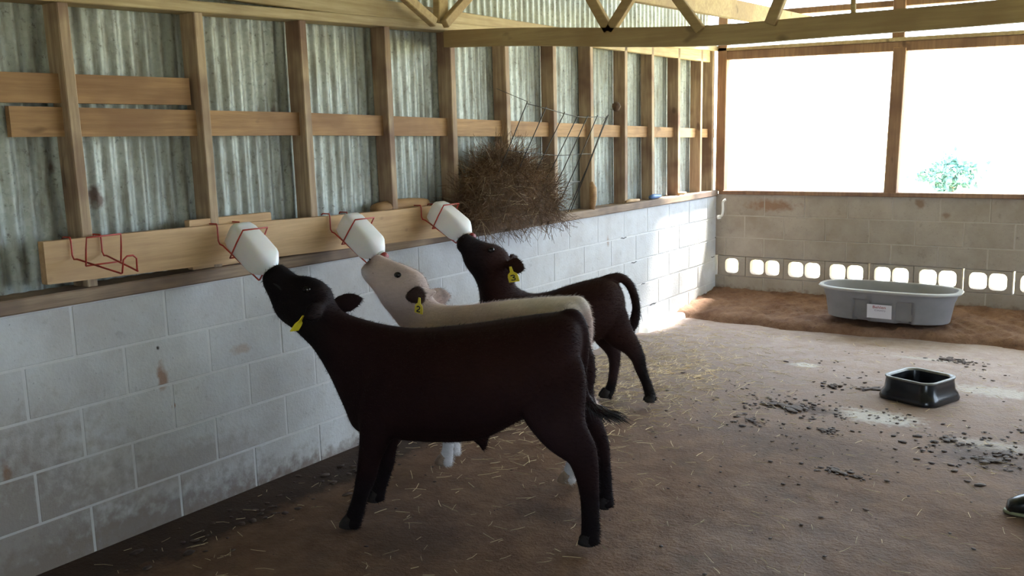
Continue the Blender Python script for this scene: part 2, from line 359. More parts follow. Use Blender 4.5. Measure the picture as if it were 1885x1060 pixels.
# girts between sheet and studs
def girt(px0, px1, top0, bot0, top1, bot1):
    a0, a1 = P(px0, top0, 0, -0.05), P(px0, bot0, 0, -0.05); b0, b1 = P(px1, top1, 0, -0.05), P(px1, bot1, 0, -0.05)
    V = []
    for (q, p) in ((a0, a1), (b0, b1)):
        for x in (-0.078, -0.05): V += [(x, p[1], p[2]), (x, p[1], q[2])]
    Fc = [(0, 1, 3, 2), (4, 6, 7, 5), (2, 3, 7, 6), (0, 4, 5, 1), (1, 5, 7, 3), (0, 2, 6, 4)]
    return mesh_obj('girt', V, Fc, MAT['girt'], wall_left)
girt(-160, 352, 126, 186, 144, 193); girt(22, 560, 195, 252, 207, 249); girt(560, 930, 207, 249, 222, 251); girt(930, 1318, 222, 251, 238, 253)
# upright rail above the plate with braces
beam('upper_rail', (-0.03, 1.2, 2.235), (-0.03, 7.9, 2.225), 0.10, 0.04, (0, 0, 1), MAT['plate'], wall_left, 0.004)
def brace(pa, pb, ax, val, w=0.085, t=0.04, name='brace', ext=0.45, parent=None, wdir=None):
    a = P(*pa, ax, val); b = P(*pb, ax, val); d = (b-a)/np.linalg.norm(b-a)
    return beam(name, a, b+d*ext, w, t, wdir or ((0, 1, 0) if ax == 0 else (1, 0, 0)), MAT['beam'], parent, 0.004)
brace((811, 42), (811, 0), 0, 0.04, 0.08, 0.045, 'king_post', 0.9, wall_left)
brace((799, 42), (752, 0), 0, 0.085, 0.05, 0.04, 'brace', 0.7, wall_left); brace((818, 44), (857, 0), 0, 0.085, 0.05, 0.04, 'brace', 0.8, wall_left)

for (px, py), L in (((1148, 438), .10), ((1167, 483), .10), ((1184, 522), .07), ((1202, 559), .12), ((1318, 437), .06), ((1312, 473), .08), ((700, 470), .03)):
    p = P(px, py, 0, 0.0); q = []
    for t in np.linspace(-0.5, 0.5, 7): q.append((0.0004, p[1]+t*L, p[2]+0.003*math.sin(t*9+px)))
    v, f = sweep_geo(q, [(0.0012, 0.0006)]+[(0.0035, 0.0012)]*5+[(0.0012, 0.0006)], 6, side=(1, 0, 0)); mesh_obj('mortar_crack', v, f, MAT['ink'], wall_left)
# concrete kerb foot near the corner of the long wall
kerb = grid('curb', 0.002, 0.11, 6.45, 7.35, 6, 30, lambda x, y: (0.045-0.2*x+0.02*lump(x*4, y*2.3) if 6.5 < y < 7.3 else -0.02) if x < 0.09 else -0.02, MAT['mortar'])
tag(kerb, 'broken concrete lip along the foot of the whitewashed wall near the corner', 'curb')

# ------------------------------------------------------------------ back wall
wall_back = structure(empty('wall_back', (0, YB, 0)))
def bpart(o): o.parent = wall_back; o.matrix_parent_inverse = Matrix.Translation((0, -YB, 0)); return o
BL = 0.362; HX0 = 0.278
courses = [(-0.12, 0.062), (0.068, 0.252), (None, None), (0.442, 0.606), (0.612, 0.808), (0.814, 1.005)]
def ucore(z0, z1): bpart(box('mortar_core', -0.2, XR+0.2, YB+0.0028, YB+0.19, z0, z1, MAT['mortar_back']))
ucore(-0.2, 0.254); ucore(0.440, 1.0)
cache = {}
def bblock(x0, x1, z0, z1, name='block'):
    key = (round(x1-x0, 3), round(z1-z0, 3))
    if key not in cache:
        bm = bmesh.new(); box_bm(bm, 0, x1-x0, 0, 0.195, 0, z1-z0, 0.004); me = bpy.data.meshes.new('block'); bm.to_mesh(me); bm.free(); me.materials.append(MAT['block_back']); cache[key] = me
    o = link(name, cache[key], None, wall_back); o.location = (x0, rng.uniform(-0.002, 0.002), z0)
for ci, (z0, z1) in enumerate(courses):
    if z0 is None: continue
    x = HX0-BL+(BL/2 if ci % 2 else 0)-BL
    while x < 3.4:
        a = max(x, 0.0); b_ = x+BL-0.007
        if b_ > 0.05: bblock(a, b_, z0, z1)
        x += BL
# vent course: blocks laid on their side so that the cells show
def vent_block(cells, L):
    """cells: list of (x0,x1); block 0..L by 0..0.178 with rounded holes"""
    H = 0.178; D = 0.09; parts = []
    edges = [0]+[(cells[i][1]+cells[i+1][0])/2 for i in range(len(cells)-1)]+[L]
    for i, (c0, c1) in enumerate(cells):
        ox0, ox1 = edges[i], edges[i+1]; hz0, hz1 = 0.022, 0.157; r = 0.038; inner = []; outer = []
        cx, cz = (c0+c1)/2, (hz0+hz1)/2
        for q, (sx, sz) in enumerate(((1, 1), (-1, 1), (-1, -1), (1, -1))):
            for k in range(4):
                th = math.pi/2*q+math.pi/2*k/3
                inner.append((cx+sx*((c1-c0)/2-r)+r*math.cos(th), cz+sz*((hz1-hz0)/2-r)+r*math.sin(th)))
        for (x, z) in inner:
            dx, dz = x-cx, z-cz
            tx = ((ox1-cx)/dx if dx > 0 else (ox0-cx)/dx) if abs(dx) > 1e-6 else 1e9
            tz = ((H-cz)/dz if dz > 0 else -cz/dz) if abs(dz) > 1e-6 else 1e9
            t = min(tx, tz); outer.append((cx+dx*t, cz+dz*t))
        # pull the diagonal samples to the corners
        for q, (X, Z) in enumerate(((ox1, H), (ox0, H), (ox0, 0), (ox1, 0))):
            j = q*4+1; outer[j] = (X, Z); outer[j+1] = (X, Z)
        n = len(inner); V = []
        for y in (0, D): V += [(x, y, z) for x, z in inner]+[(x, y, z) for x, z in outer]
        Fc = []
        for k in range(n):
            k2 = (k+1) % n
            Fc += [(k, n+k, n+k2, k2), (2*n+k, 2*n+k2, 3*n+k2, 3*n+k), (k, k2, 2*n+k2, 2*n+k), (n+k, 3*n+k, 3*n+k2, n+k2)]
        parts.append((V, Fc))
    v, f = join_geo(parts); bm = bmesh.new(); me = bpy.data.meshes.new('vent_block'); me.from_pydata(v, [], f); bm.from_mesh(me)
    bmesh.ops.remove_doubles(bm, verts=bm.verts, dist=1e-5); bmesh.ops.dissolve_degenerate(bm, edges=bm.edges, dist=1e-5); bmesh.ops.recalc_face_normals(bm, faces=bm.faces); bm.to_mesh(me); bm.free()
    me.materials.append(MAT['block_back']); return me
full = vent_block([(0.040, 0.173), (0.187, 0.320)], BL-0.004); halfv = vent_block([(0.075, 0.20)], 0.265)
o = link('vent_block', halfv, None, wall_back); o.location = (0.02, 0, 0.258)
for k in range(9):
    o = link('vent_block', full, None, wall_back); o.location = (HX0+k*BL+(0.014 if k in (0, 3, 5, 6) else 0.002), rng.uniform(-0.002, 0.002), 0.258); o.scale.x = 0.965 if k in (0, 3, 5, 6) else 1.0
bpart(box('plain_block', HX0+9*BL, XR+0.2, YB, YB+0.19, 0.25, 0.444, MAT['block_back']))
bpart(beam('cap_plank', (0.03, YB+0.08, 1.02), (XR, YB+0.08, 1.025), 0.21, 0.035, (0, 1, 0), MAT['frame'], None, 0.004))
bpart(beam('post', (0.035, YB+0.03, 1.03), (0.055, YB+0.03, 3.2), 0.085, 0.09, (1, 0, 0), MAT['frame'], None, 0.005))
for x in (1.515, 3.02, 4.52, 6.05):
    bpart(beam('post', (x, YB+0.03, 1.03), (x+0.03, YB+0.03, 2.20), 0.10, 0.09, (1, 0, 0), MAT['frame'], None, 0.005))
    bpart(beam('upper_post', (x+0.0, YB+0.07, 2.28), (x, YB+0.07, 3.2), 0.095, 0.045, (1, 0, 0), MAT['frame'], None, 0.004))
bpart(beam('header', (0.08, YB+0.02, 2.235), (XR, YB+0.02, 2.12), 0.075, 0.05, (0, 0, 1), MAT['frame'], None, 0.004))
bpart(beam('header_cap', (0.0, YB+0.04, 2.290), (XR, YB+0.04, 2.175), 0.11, 0.03, (0, 1, 0), MAT['plate'], None, 0.004))
bpart(beam('upper_rail', (0.5, YB+0.1, 2.575), (XR, YB+0.1, 2.46), 0.05, 0.04, (0, 0, 1), MAT['frame'], None, 0.004))

# ------------------------------------------------------------------ right and front walls (out of frame, they shape the light)
wall_right = structure(box('wall_right', XR, XR+0.2, YF, YB+0.2, -0.05, 1.0, MAT['mortar']))
box('corrugated_sheet', XR, XR+0.02, YF, 5.2, 1.0, 3.6, MAT['sheet'], wall_right)
box('header', XR, XR+0.1, 5.2, YB+0.2, 2.5, 3.5, MAT['frame'], wall_right)
for y in (5.25, 6.6, 8.0): box('post', XR+0.02, XR+0.12, y, y+0.1, 1.0, 2.5, MAT['frame'], wall_right)
wall_front = structure(box('wall_front', -0.2, XR+0.2, YF-0.2, YF, -0.05, 0.35, MAT['mortar']))
box('header', -0.2, XR+0.2, YF-0.1, YF, 1.95, 3.9, MAT['sheet'], wall_front)
box('side_panel', -0.2, 4.4, YF-0.1, YF, 0.35, 1.95, MAT['sheet'], wall_front)
for x in (4.4, 6.5): box('post', x, x+0.12, YF-0.12, YF, 0.35, 1.95, MAT['frame'], wall_front)

# ------------------------------------------------------------------ roof timbers
truss = empty('roof_truss', (0.0, 4.2, 2.1))
tag(truss, 'long sagging tie beam crossing above the calves, with upright braces on its top', 'beam')
def tpart(o): o.parent = truss; o.matrix_parent_inverse = Matrix.Translation((0, -4.2, -2.1)); return o
tp = smooth_path([(-0.03, 4.2, 2.122), (0.5, 4.2, 2.093), (1.1, 4.2, 2.043), (1.6, 4.2, 2.014), (2.13, 4.2, 2.012), (2.85, 4.2, 2.010), (4.5, 4.2, 2.03), (XR, 4.2, 2.10)], 4)
V, Fc = [], []
for p in tp:
    for dy, dz in ((-0.02, -0.046), (0.02, -0.046), (0.02, 0.046), (-0.02, 0.046)): V.append((p[0], p[1]+dy, p[2]+dz))
n = len(tp)
for i in range(n-1):
    for k in range(4): Fc.append((i*4+k, i*4+(k+1) % 4, (i+1)*4+(k+1) % 4, (i+1)*4+k))
Fc += [(3, 2, 1, 0), tuple((n-1)*4+k for k in range(4))]
tpart(mesh_obj('tie_beam', V, Fc, MAT['beam']))
tpart(brace((1122, 58), (1090, 0), 1, 4.2, 0.05, 0.04, 'web', 0.7)); tpart(brace((1122, 58), (1158, 0), 1, 4.2, 0.05, 0.04, 'web', 0.8))
tpart(brace((1418, 45), (1436, 0), 1, 4.17, 0.05, 0.04, 'web', 0.9)); tpart(brace((1571, 45), (1571, 0), 1, 4.2, 0.02, 0.02, 'hanger', 0.9))
tpart(brace((1290, 56), (1268, 26), 1, 4.165, 0.045, 0.035, 'web', 0.3))
carrier = beam('carrier_beam', (0.86, 3.0, 2.315), (0.86, 8.02, 2.43), 0.125, 0.045, (0, 0, 1), MAT['beam'], None, 0.004)
tag(carrier, 'pale wide plank running above the tie beam toward the open window', 'beam')

# ------------------------------------------------------------------ feeding board with racks and bottles
fb = []
b0, b1 = P(85, 445, 0, 0.03), P(82, 525, 0, 0.03); c0, c1 = P(848, 374, 0, 0.03), P(848, 432, 0, 0.03)
V = []
NB = 16
for k in range(NB+1):
    t = k/NB; lo = b1*(1-t)+c1*t; hi = b0*(1-t)+c0*t; y = lo[1]*0.5+hi[1]*0.5
    bow = 0.004*math.sin(t*7)
    for x, z in ((-0.008, lo[2]), (0.03, lo[2]), (0.03, hi[2]+bow), (-0.008, hi[2]+bow)): V.append((x, y, z))
Fc = []
for i in range(NB):
    for k in range(4): Fc.append((i*4+k, i*4+(k+1) % 4, (i+1)*4+(k+1) % 4, (i+1)*4+k))
Fc += [(3, 2, 1, 0), tuple(NB*4+k for k in range(4))]
fboard = mesh_obj('feeding_board', V, Fc, MAT['board'])
tag(fboard, 'long pale plank fixed across the studs holding the milk bottle racks', 'plank')
def BT(y): t = (y-b0[1])/(c0[1]-b0[1]); return float(b0[2]*(1-t)+c0[2]*t)      # board top height
pk = []
for px0, px1, py0, py1, lab in ((335, 486, 404, 391, 'short pale plank end behind the feeding board, above the leftmost bottle'), (686, 783, 371, 368, 'short orange log slab lying behind the feeding board beside the third bottle')):
    a, b_ = P(px0, py0, 0, -0.06), P(px1, py1, 0, -0.06)
    if px0 < 500:
        o = box('plank_offcut', -0.012, 0.0, a[1], b_[1], 1.045, (a[2]+b_[2])/2, MAT['board'], None, 0.004)
        o.location.x = 0.0018; o.location.x = -0.0
        for v in o.data.vertices: v.co.x = -0.045 if v.co.x < -0.006 else -0.0125
        # keep clear of the studs: sits in the bay in front of the sheet
    else:
        v, f = sweep_geo([(-0.055, a[1]+(b_[1]-a[1])*t, (a[2]+b_[2])/2-0.035+0.012*math.sin(t*3)) for t in (0, .1, .3, .5, .7, .9, 1)], [(0.028, 0.03), (0.042, 0.035), (0.045, 0.036), (0.042, 0.035), (0.045, 0.036), (0.042, 0.034), (0.028, 0.03)], 10)
        o = mesh_obj('log_slab', v, f, MAT['girt'], None, True)
    tag(o, lab, 'plank')

def rack(base, tip, label, yw=0.060, hh=0.146, taper=0.93):
    """red wire bottle rack: two rails hooked over the board, a loop hoop and a nose ring; base/tip = rail ends (3D)"""
    base, tip = np.array(base, float), np.array(tip, float)
    root = empty('bottle_rack', (0.03, base[1], base[2])); tag(root, label, 'bottle rack', 'red wire bottle racks on the board')
    def part(name, pts, r=0.0034, closed=False):
        o = tube(name, pts, r, MAT['red_wire'], root, 6, closed); o.matrix_parent_inverse = Matrix.Translation((-0.03, -base[1], -base[2])); return o
    for s in (-1, 1):
        y = base[1]+s*yw; zt = BT(y)+0.004
        tipp = tip+np.array([0, s*yw*0.55, 0])
        part('rail', [(-0.02, y-s*0.0, zt-0.004), (-0.013, y, zt+0.004), (0.033, y, zt+0.004), (0.037, y, zt-0.01), (0.037, y, base[2]+0.01), (0.046, y, base[2]-0.004)]+[tuple(base*(1-t)+tipp*t+np.array([0, s*yw*(1-t), 0])*(1.0)) for t in (0.06, 0.5, 0.94)]+[tuple(tipp)])
    d = (tip-base); L = np.linalg.norm(d); d /= L; nrm = np.cross(d, [0, 1, 0]); nrm = nrm if nrm[2] > 0 else -nrm
    c = base+d*L*0.36
    hw = yw+0.010
    part('hoop', [tuple(c+np.array([0, -hw, 0])-nrm*0.006), tuple(c+np.array([0, -hw, 0])+nrm*hh*0.55), tuple(c+np.array([0, -hw*taper, 0])+nrm*hh), tuple(c+np.array([0, hw*taper, 0])+nrm*hh), tuple(c+np.array([0, hw, 0])+nrm*hh*0.55), tuple(c+np.array([0, hw, 0])-nrm*0.006)])
    part('cross_wire', [tuple(c+np.array([0, -hw, 0])-nrm*0.006), tuple(c+np.array([0, hw, 0])-nrm*0.006)])
    e = tip
    part('nose_ring', [tuple(e+np.array([0, -0.030, 0])), tuple(e+np.array([0, -0.026, 0])+nrm*0.05), tuple(e+np.array([0, -0.012, 0])+nrm*0.062), tuple(e+np.array([0, 0.012, 0])+nrm*0.062), tuple(e+np.array([0, 0.026, 0])+nrm*0.05), tuple(e+np.array([0, 0.030, 0]))])
    return d, nrm
BS = 1.15
def bottle(base, d, nrm, label):
    """square milk bottle lying neck-down along d, underside resting on the rails"""
    root = empty('milk_bottle', tuple(base)); tag(root, label, 'bottle', 'white calf bottles in the racks')
    q = Vector(d); nz = Vector(nrm); sd = q.cross(nz)
    secs = [(0.0, 0.040, .2), (0.006, 0.049, .2), (0.03, 0.054, .2), (0.10, 0.055, 3.2), (0.165, 0.054, .2), (0.180, 0.051, 0), (0.205, 0.040, 0), (0.222, 0.031, 0), (0.226, 0.026, 0), (0.245, 0.026, 0)]
    n = 24; V = []
    for i, (t, h, _) in enumerate(secs):
        pw = 5.0 if i < 6 else (3.2 if i == 6 else 2.0)
        for k in range(n):
            th = 2*math.pi*k/n; c, s = math.cos(th), math.sin(th)
            c = math.copysign(abs(c)**(2/pw), c); s = math.copysign(abs(s)**(2/pw), s)
            V.append((q*t+nz*(0.053+h*c)+sd*(h*s))*BS)
    Fc = [(i*n+k, i*n+(k+1) % n, (i+1)*n+(k+1) % n, (i+1)*n+k) for i in range(len(secs)-1) for k in range(n)]
    Fc += [tuple(reversed(range(n))), tuple((len(secs)-1)*n+k for k in range(n))]
    body = mesh_obj('bottle_body', V, Fc, MAT['bottle'], root, True)
    es = body.modifiers.new('soft', 'EDGE_SPLIT'); es.split_angle = math.radians(50)
    v, f = sweep_geo([(q*t+nz*0.056)*BS for t in (0.236, 0.238, 0.254, 0.258, 0.270, 0.284, 0.290)], [0.022, 0.029, 0.029, 0.020, 0.013, 0.011, 0.005], 14)
    mesh_obj('nipple', v, f, MAT['rubber_red'], root, True)
bott = []
for (pb, pt, lab, rl) in (((428, 445), (487, 514), 'white milk bottle sucked by the near black calf with the edge-on ear tag', 'red wire rack holding the leftmost bottle'),
                          ((632, 423), (683, 485), 'white milk bottle above the cream calf', 'red wire rack holding the middle bottle'),
                          ((792, 401), (847, 446), 'white milk bottle farthest right, above the dark calf by the hay', 'red wire rack holding the bottle nearest the hay')):
    base = P(*pb, 0, 0.05); tip = P(*pt, 0, 0.25); tip[1] = base[1]*0.5+tip[1]*0.5; base[1] = tip[1]
    d, nrm = rack(base, tip, rl); bottle(base+d*0.004, d, nrm, lab); bott.append((base, tip, d, nrm))
base = P(157, 473, 0, 0.05); tip = P(247, 500, 0, 0.30); tip[1] = (tip[1]+base[1])/2; base[1] = tip[1]
rack(base, tip, 'empty red wire rack at the left end of the board', hh=0.10, taper=0.97)

# ------------------------------------------------------------------ calves
def make_calf(name, label, R, head, secs, legs, ears, tail, eyes, tagspec, coatfn, nostril=None, extra=(), hoofmat='hoof', hairlen=0.016, nhair=46000, mouth=None):
    """R: ground point under the tail, head: heading. secs: (top px, bottom px, half width, lateral). All in the calf's own vertical mid-plane."""
    R = np.array([R[0], R[1], 0.0]); h = np.array([head[0], head[1], 0.0]); h /= np.linalg.norm(h); lf = np.array([-h[1], h[0], 0.0])
    def Q(px, py, lat=0.0):
        p0 = R+lf*lat; d = ray(px, py); t = ((p0-CAM)@lf)/(d@lf); w = CAM+d*t-R
        return np.array([w@h, lat, w[2]])
    def pt(s, lat=0.0):                       # either pixel pair (>30) or local (s,z)
        return Q(s[0], s[1], lat) if abs(s[0]) > 5 else np.array([s[0], lat, s[1]])
    geos = []
    # torso, neck and head: one loft
    V = []; n = 28; Fc = []
    rows = []
    for (tp_, bt_, hw, lat) in secs: rows.append(np.concatenate([pt(tp_, lat), pt(bt_, lat), [hw]]))
    rows = smooth_path(rows, 4)
    for r in rows:
        T, B, hw = r[:3], r[3:6], r[6]; c = (T+B)/2; a = (T-B)/2
        for k in range(n):
            th = 2*math.pi*k/n; cc, ss = math.cos(th), math.sin(th); pw = 2.25
            cc = math.copysign(abs(cc)**(2/pw), cc); ss = math.copysign(abs(ss)**(2/pw), ss)
            w = hw*(1.0-0.10*cc)               # slightly pear shaped: narrower along the back
            V.append(c+a*cc+np.array([0, w*ss, 0]))
    m_ = len(rows)
    for i in range(m_-1):
        for k in range(n): Fc.append((i*n+k, (i+1)*n+k, (i+1)*n+(k+1) % n, i*n+(k+1) % n))
    Fc += [tuple(range(n)), tuple(reversed(range((m_-1)*n, m_*n)))]
    geos.append((V, Fc))
    hooves = []
    for joints in legs:
        lp = [np.concatenate([pt(j[0], j[3]), [j[1], j[2]]]) for j in joints]
        last = lp[-1].copy(); lp2 = smooth_path(lp, 4)
        geos.append(sweep_geo([p[:3] for p in lp2], [(p[3], p[4]) for p in lp2], 14, side=(0, 1, 0)))
        hooves.append((last, lp[-2]))
    for (root, tip, wmax, bend) in ears:
        a, b_ = np.array(pt(root[:2], root[2])), np.array(pt(tip[:2], tip[2])); d = b_-a; L = np.linalg.norm(d); d /= L
        vw = np.array([CAM[0], CAM[1], CAM[2]])-(R+h*a[0]+lf*a[1]+np.array([0, 0, a[2]])); vw = np.array([vw@h, vw@lf, vw[2]]); vw /= np.linalg.norm(vw)
        side = np.cross(vw, d); side /= np.linalg.norm(side)
        nrm_ = np.cross(d, side)
        pts = [a+d*L*t+nrm_*bend*math.sin(t*3.1) for t in (-0.25, 0, .15, .35, .55, .75, .9, 1.0)]
        wd = [0.30, .42, .72, 1.0, 1.0, .78, .48, .12]
        geos.append(sweep_geo(pts, [(0.012 if i < 7 else 0.008, wmax*1.12*w) for i, w in enumerate(wd)], 12, side=tuple(side)))
    for ex in extra:
        e_ = smooth_path([np.concatenate([pt(p[:2], p[3]), [p[2]]]) for p in ex], 3); geos.append(sweep_geo([p[:3] for p in e_], [p[3] for p in e_], 10))
    tl = smooth_path([np.concatenate([pt(p[:2], p[3]), [p[2]]]) for p in tail], 5)
    geos.append(sweep_geo([p[:3] for p in tl], [p[3] for p in tl], 10))
    tail_end = [p[:3] for p in tl[int(len(tl)*0.6):]]
    v, f = join_geo(geos)
    me = bpy.data.meshes.new(name+'_src'); me.from_pydata([tuple(map(float, q)) for q in v], [], f); me.update()
    bm = bmesh.new(); bm.from_mesh(me); bmesh.ops.recalc_face_normals(bm, faces=bm.faces); bm.to_mesh(me); bm.free()
    tmp = bpy.data.objects.new('tmp', me); COL.objects.link(tmp)
    rm = tmp.modifiers.new('r', 'REMESH'); rm.mode = 'VOXEL'; rm.voxel_size = 0.0075
    sm = tmp.modifiers.new('s', 'SMOOTH'); sm.factor = 0.5; sm.iterations = 11
    dsp = tmp.modifiers.new('d', 'DISPLACE'); dsp.strength = 0.0035; dsp.mid_level = 0.0
    dg = bpy.context.evaluated_depsgraph_get(); dg.update()
    body = bpy.data.meshes.new_from_object(tmp.evaluated_get(dg)); body.name = name
    bpy.data.objects.remove(tmp); bpy.data.meshes.remove(me)
    body.materials.clear()
    o = link('calf', body, MAT['coat'], None, True)
    rot = Matrix(((h[0], lf[0], 0, R[0]), (h[1], lf[1], 0, R[1]), (0, 0, 1, 0), (0, 0, 0, 1))); o.matrix_world = rot
    tag(o, label, 'calf', 'calves drinking from the bottles')
    nv = len(body.vertices); co = np.empty(nv*3); body.vertices.foreach_get('co', co); co = co.reshape(-1, 3)
    no = np.empty(nv*3); body.vertices.foreach_get('normal', no); no = no.reshape(-1, 3)
    colr = np.ones((nv, 4)); colr[:, :3] = coatfn(co, pt)
    at = body.color_attributes.new('Coat', 'FLOAT_COLOR', 'POINT'); at.data.foreach_set('color', colr.ravel())
    # short coat: thin hairs lying back along the body
    if nhair:
        idx = rng.integers(0, nv, nhair); p = co[idx]+rng.normal(0, 0.002, (nhair, 3)); nn = no[idx]
        flow = np.array([-0.9, 0, -0.35])+rng.normal(0, 0.35, (nhair, 3)); flow -= nn*np.sum(flow*nn, 1)[:, None]
        flow /= (np.linalg.norm(flow, axis=1)[:, None]+1e-6)
        ln = hairlen*rng.uniform(0.5, 1.25, (nhair, 1)); sd = np.cross(flow, nn)*0.0011
        tipp = p+flow*ln+nn*ln*rng.uniform(0.12, 0.6, (nhair, 1)); p = p-nn*0.002
        HV = np.empty((nhair*3, 3)); HV[0::3] = p-sd; HV[1::3] = p+sd; HV[2::3] = tipp
        hm = bpy.data.meshes.new('coat_hair'); hm.from_pydata(HV.tolist(), [], np.arange(nhair*3).reshape(-1, 3).tolist()); hm.update()
        hc = np.repeat(colr[idx], 3, axis=0); ha = hm.color_attributes.new('Coat', 'FLOAT_COLOR', 'POINT'); ha.data.foreach_set('color', hc.ravel())
        ho = link('coat_hair', hm, MAT['coat'], o); ho['kind'] = 'stuff'
    HV, HF = [], []
    for q in range(420):
        i_ = rng.integers(0, len(tail_end)-2); p = tail_end[i_]+rng.normal(0, 0.008, 3); d = tail_end[min(i_+2, len(tail_end)-1)]-tail_end[i_]; d = d/np.linalg.norm(d)+rng.normal(0, 0.16, 3)
        L_ = rng.uniform(0.03, 0.085); sd = np.cross(d, rng.normal(size=3)); sd *= 0.0013/np.linalg.norm(sd); b0_ = len(HV); m1 = p+d*L_*0.6; e1 = p+d*L_+np.array([0, 0, -0.012])
        HV += [p-sd, p+sd, m1+sd, m1-sd, e1]; HF += [(b0_, b0_+1, b0_+2, b0_+3), (b0_+3, b0_+2, b0_+4)]
    th_ = mesh_obj('tail_tuft', HV, HF, MAT['tail_hair'] if hoofmat == 'hoof' else MAT['hay_strand'], o); th_['kind'] = 'stuff'
    # hooves: two claws each
    for (e, pv) in hooves:
        g = []
        fw = 0.018
        for s in (-1, 1):
            c = np.array([e[0], e[1]+s*0.0165, e[2]])
            prof = [(0.045, -0.004, 0.020, 0.015), (0.028, 0.006, 0.025, 0.0165), (0.008, 0.014, 0.031, 0.018), (0.0, 0.015, 0.031, 0.018)]
            g.append(sweep_geo([c+np.array([dx, 0, dz]) for dz, dx, a, b_ in prof], [(a, b_) for dz, dx, a, b_ in prof], 12, side=(0, 1, 0)))
        v, f = join_geo(g); mesh_obj('hoof', v, f, MAT[hoofmat], o, True)
    for (ep, lat) in eyes:
        for s in (1, -1):
            q = pt(ep, lat*s if s > 0 else lat)
            c = np.array([q[0], lat if s > 0 else 2*headlat(secs, ep, pt)-lat, q[2]])
            bm = bmesh.new(); bmesh.ops.create_uvsphere(bm, u_segments=16, v_segments=10, radius=0.0165)
            me2 = bpy.data.meshes.new('eye'); bm.to_mesh(me2); bm.free(); eo = link('eye', me2, MAT['eye'], o, True); eo.location = tuple(c); eo.scale = (1.1, 0.75, 0.85)
    if nostril:
        for s in (1, -1):
            hl = headlat(secs, nostril[0], pt); q = pt(nostril[0], hl); bm = bmesh.new(); bmesh.ops.create_uvsphere(bm, u_segments=12, v_segments=8, radius=0.0075)
            me2 = bpy.data.meshes.new('nostril'); bm.to_mesh(me2); bm.free(); no_ = link('nostril', me2, MAT['ink'], o, True); no_.location = (q[0], hl+s*nostril[1], q[2]); no_.scale = (0.7, 0.5, 1.2); no_.rotation_euler = (0, 0.6, 0)
    if mouth:
        v, f = sweep_geo(smooth_path([pt(m_[0], m_[1]) for m_ in mouth], 4), 0.0035, 6); mesh_obj('lip_line', v, f, MAT['ink'], o, True)
    # ear tag
    (tp0, tlat, width, height, yaw, tilt, digit) = tagspec
    q = pt(tp0, tlat)
    te = 0.0016; outl = [(-0.10, 0.5), (0.10, 0.5), (0.16, 0.16), (0.42, 0.02), (0.5, -0.16), (0.5, -0.5), (-0.5, -0.5), (-0.5, -0.16), (-0.42, 0.02), (-0.16, 0.16)]
    pts = [(x*width, z*height-0.42*height) for x, z in outl]
    V = [(x, -te, z) for x, z in pts]+[(x, te, z) for x, z in pts]; k = len(pts)
    Fc = [tuple(range(k)), tuple(reversed(range(k, 2*k)))]+[(i, k+i, k+(i+1) % k, (i+1) % k) for i in range(k)]
    to = mesh_obj('ear_tag', V, Fc, MAT['yellow_tag'], o); to.location = tuple(q); to['label'] = 'yellow plastic ear tag'
    to.rotation_euler = (Matrix.Rotation(tilt, 3, 'Y') @ Matrix.Rotation(yaw, 3, 'Z')).to_euler()
    if digit:
        strokes = {'2': [(-.16, .10), (-.06, .19), (.08, .16), (.10, .05), (-.02, -.12), (-.16, -.27), (.14, -.25)], '3': [(-.14, .16), (.06, .20), (.12, .08), (-.02, .0), (.12, -.10), (.06, -.24), (-.16, -.22)]}[digit]
        pts = smooth_path([(x*width*1.5, 0, z*height*0.72-0.62*height) for x, z in strokes], 3)
        for s in (-1, 1):
            v, f = sweep_geo([(p[0]*(-s), s*(te+0.0004), p[2]) for p in pts], [(0.0030, 0.0005)]*len(pts), 6, side=(0, 1, 0)); mesh_obj('tag_number', v, f, MAT['ink'], to)
    return o
def headlat(secs, ep, pt):
    d = [(np.linalg.norm((pt(s[0], s[3])+pt(s[1], s[3]))/2-pt(ep, s[3])), s[3]) for s in secs]; return min(d)[1]

def lerp_col(col, target, w): return col*(1-w[:, None])+np.array(target)*w[:, None]
def ss(x, a, b): t = np.clip((x-a)/(b-a), 0, 1); return t*t*(3-2*t)
def coat_dark(co, pt):
    c = np.tile(np.array([0.0215, 0.0092, 0.0100]), (len(co), 1)); x, y, z = co.T
    brown = np.exp(-(((x-0.35)/0.35)**2+((z-0.72)/0.14)**2)); c = lerp_col(c, (0.036, 0.014, 0.0105), brown*0.8)
    c = lerp_col(c, (0.042, 0.023, 0.026), np.exp(-(((x-0.18)/0.16)**2+((z-0.45)/0.15)**2))*0.8)
    c = lerp_col(c, (0.008, 0.007, 0.008), ss(x, 1.0, 1.15)*0.8); c = lerp_col(c, (0.010, 0.008, 0.010), ss(z, 0.30, 0.15)*0.8); return c
def coat_dark2(co, pt):
    c = np.tile(np.array([0.030, 0.0125, 0.010]), (len(co), 1)); x, y, z = co.T
    c = lerp_col(c, (0.008, 0.006, 0.007), ss(x, 0.74, 0.86)*0.8); c = lerp_col(c, (0.05, 0.022, 0.016), np.exp(-(((x-0.66)/0.05)**2+((z-0.96)/0.05)**2)))
    c = lerp_col(c, (0.045, 0.026, 0.026), ss(z, 0.42, 0.30)*0.8); c = lerp_col(c, (0.012, 0.009, 0.010), ss(z, 0.16, 0.08)); c = lerp_col(c, (0.012, 0.008, 0.008), ss(x, -0.06, -0.12)); return c
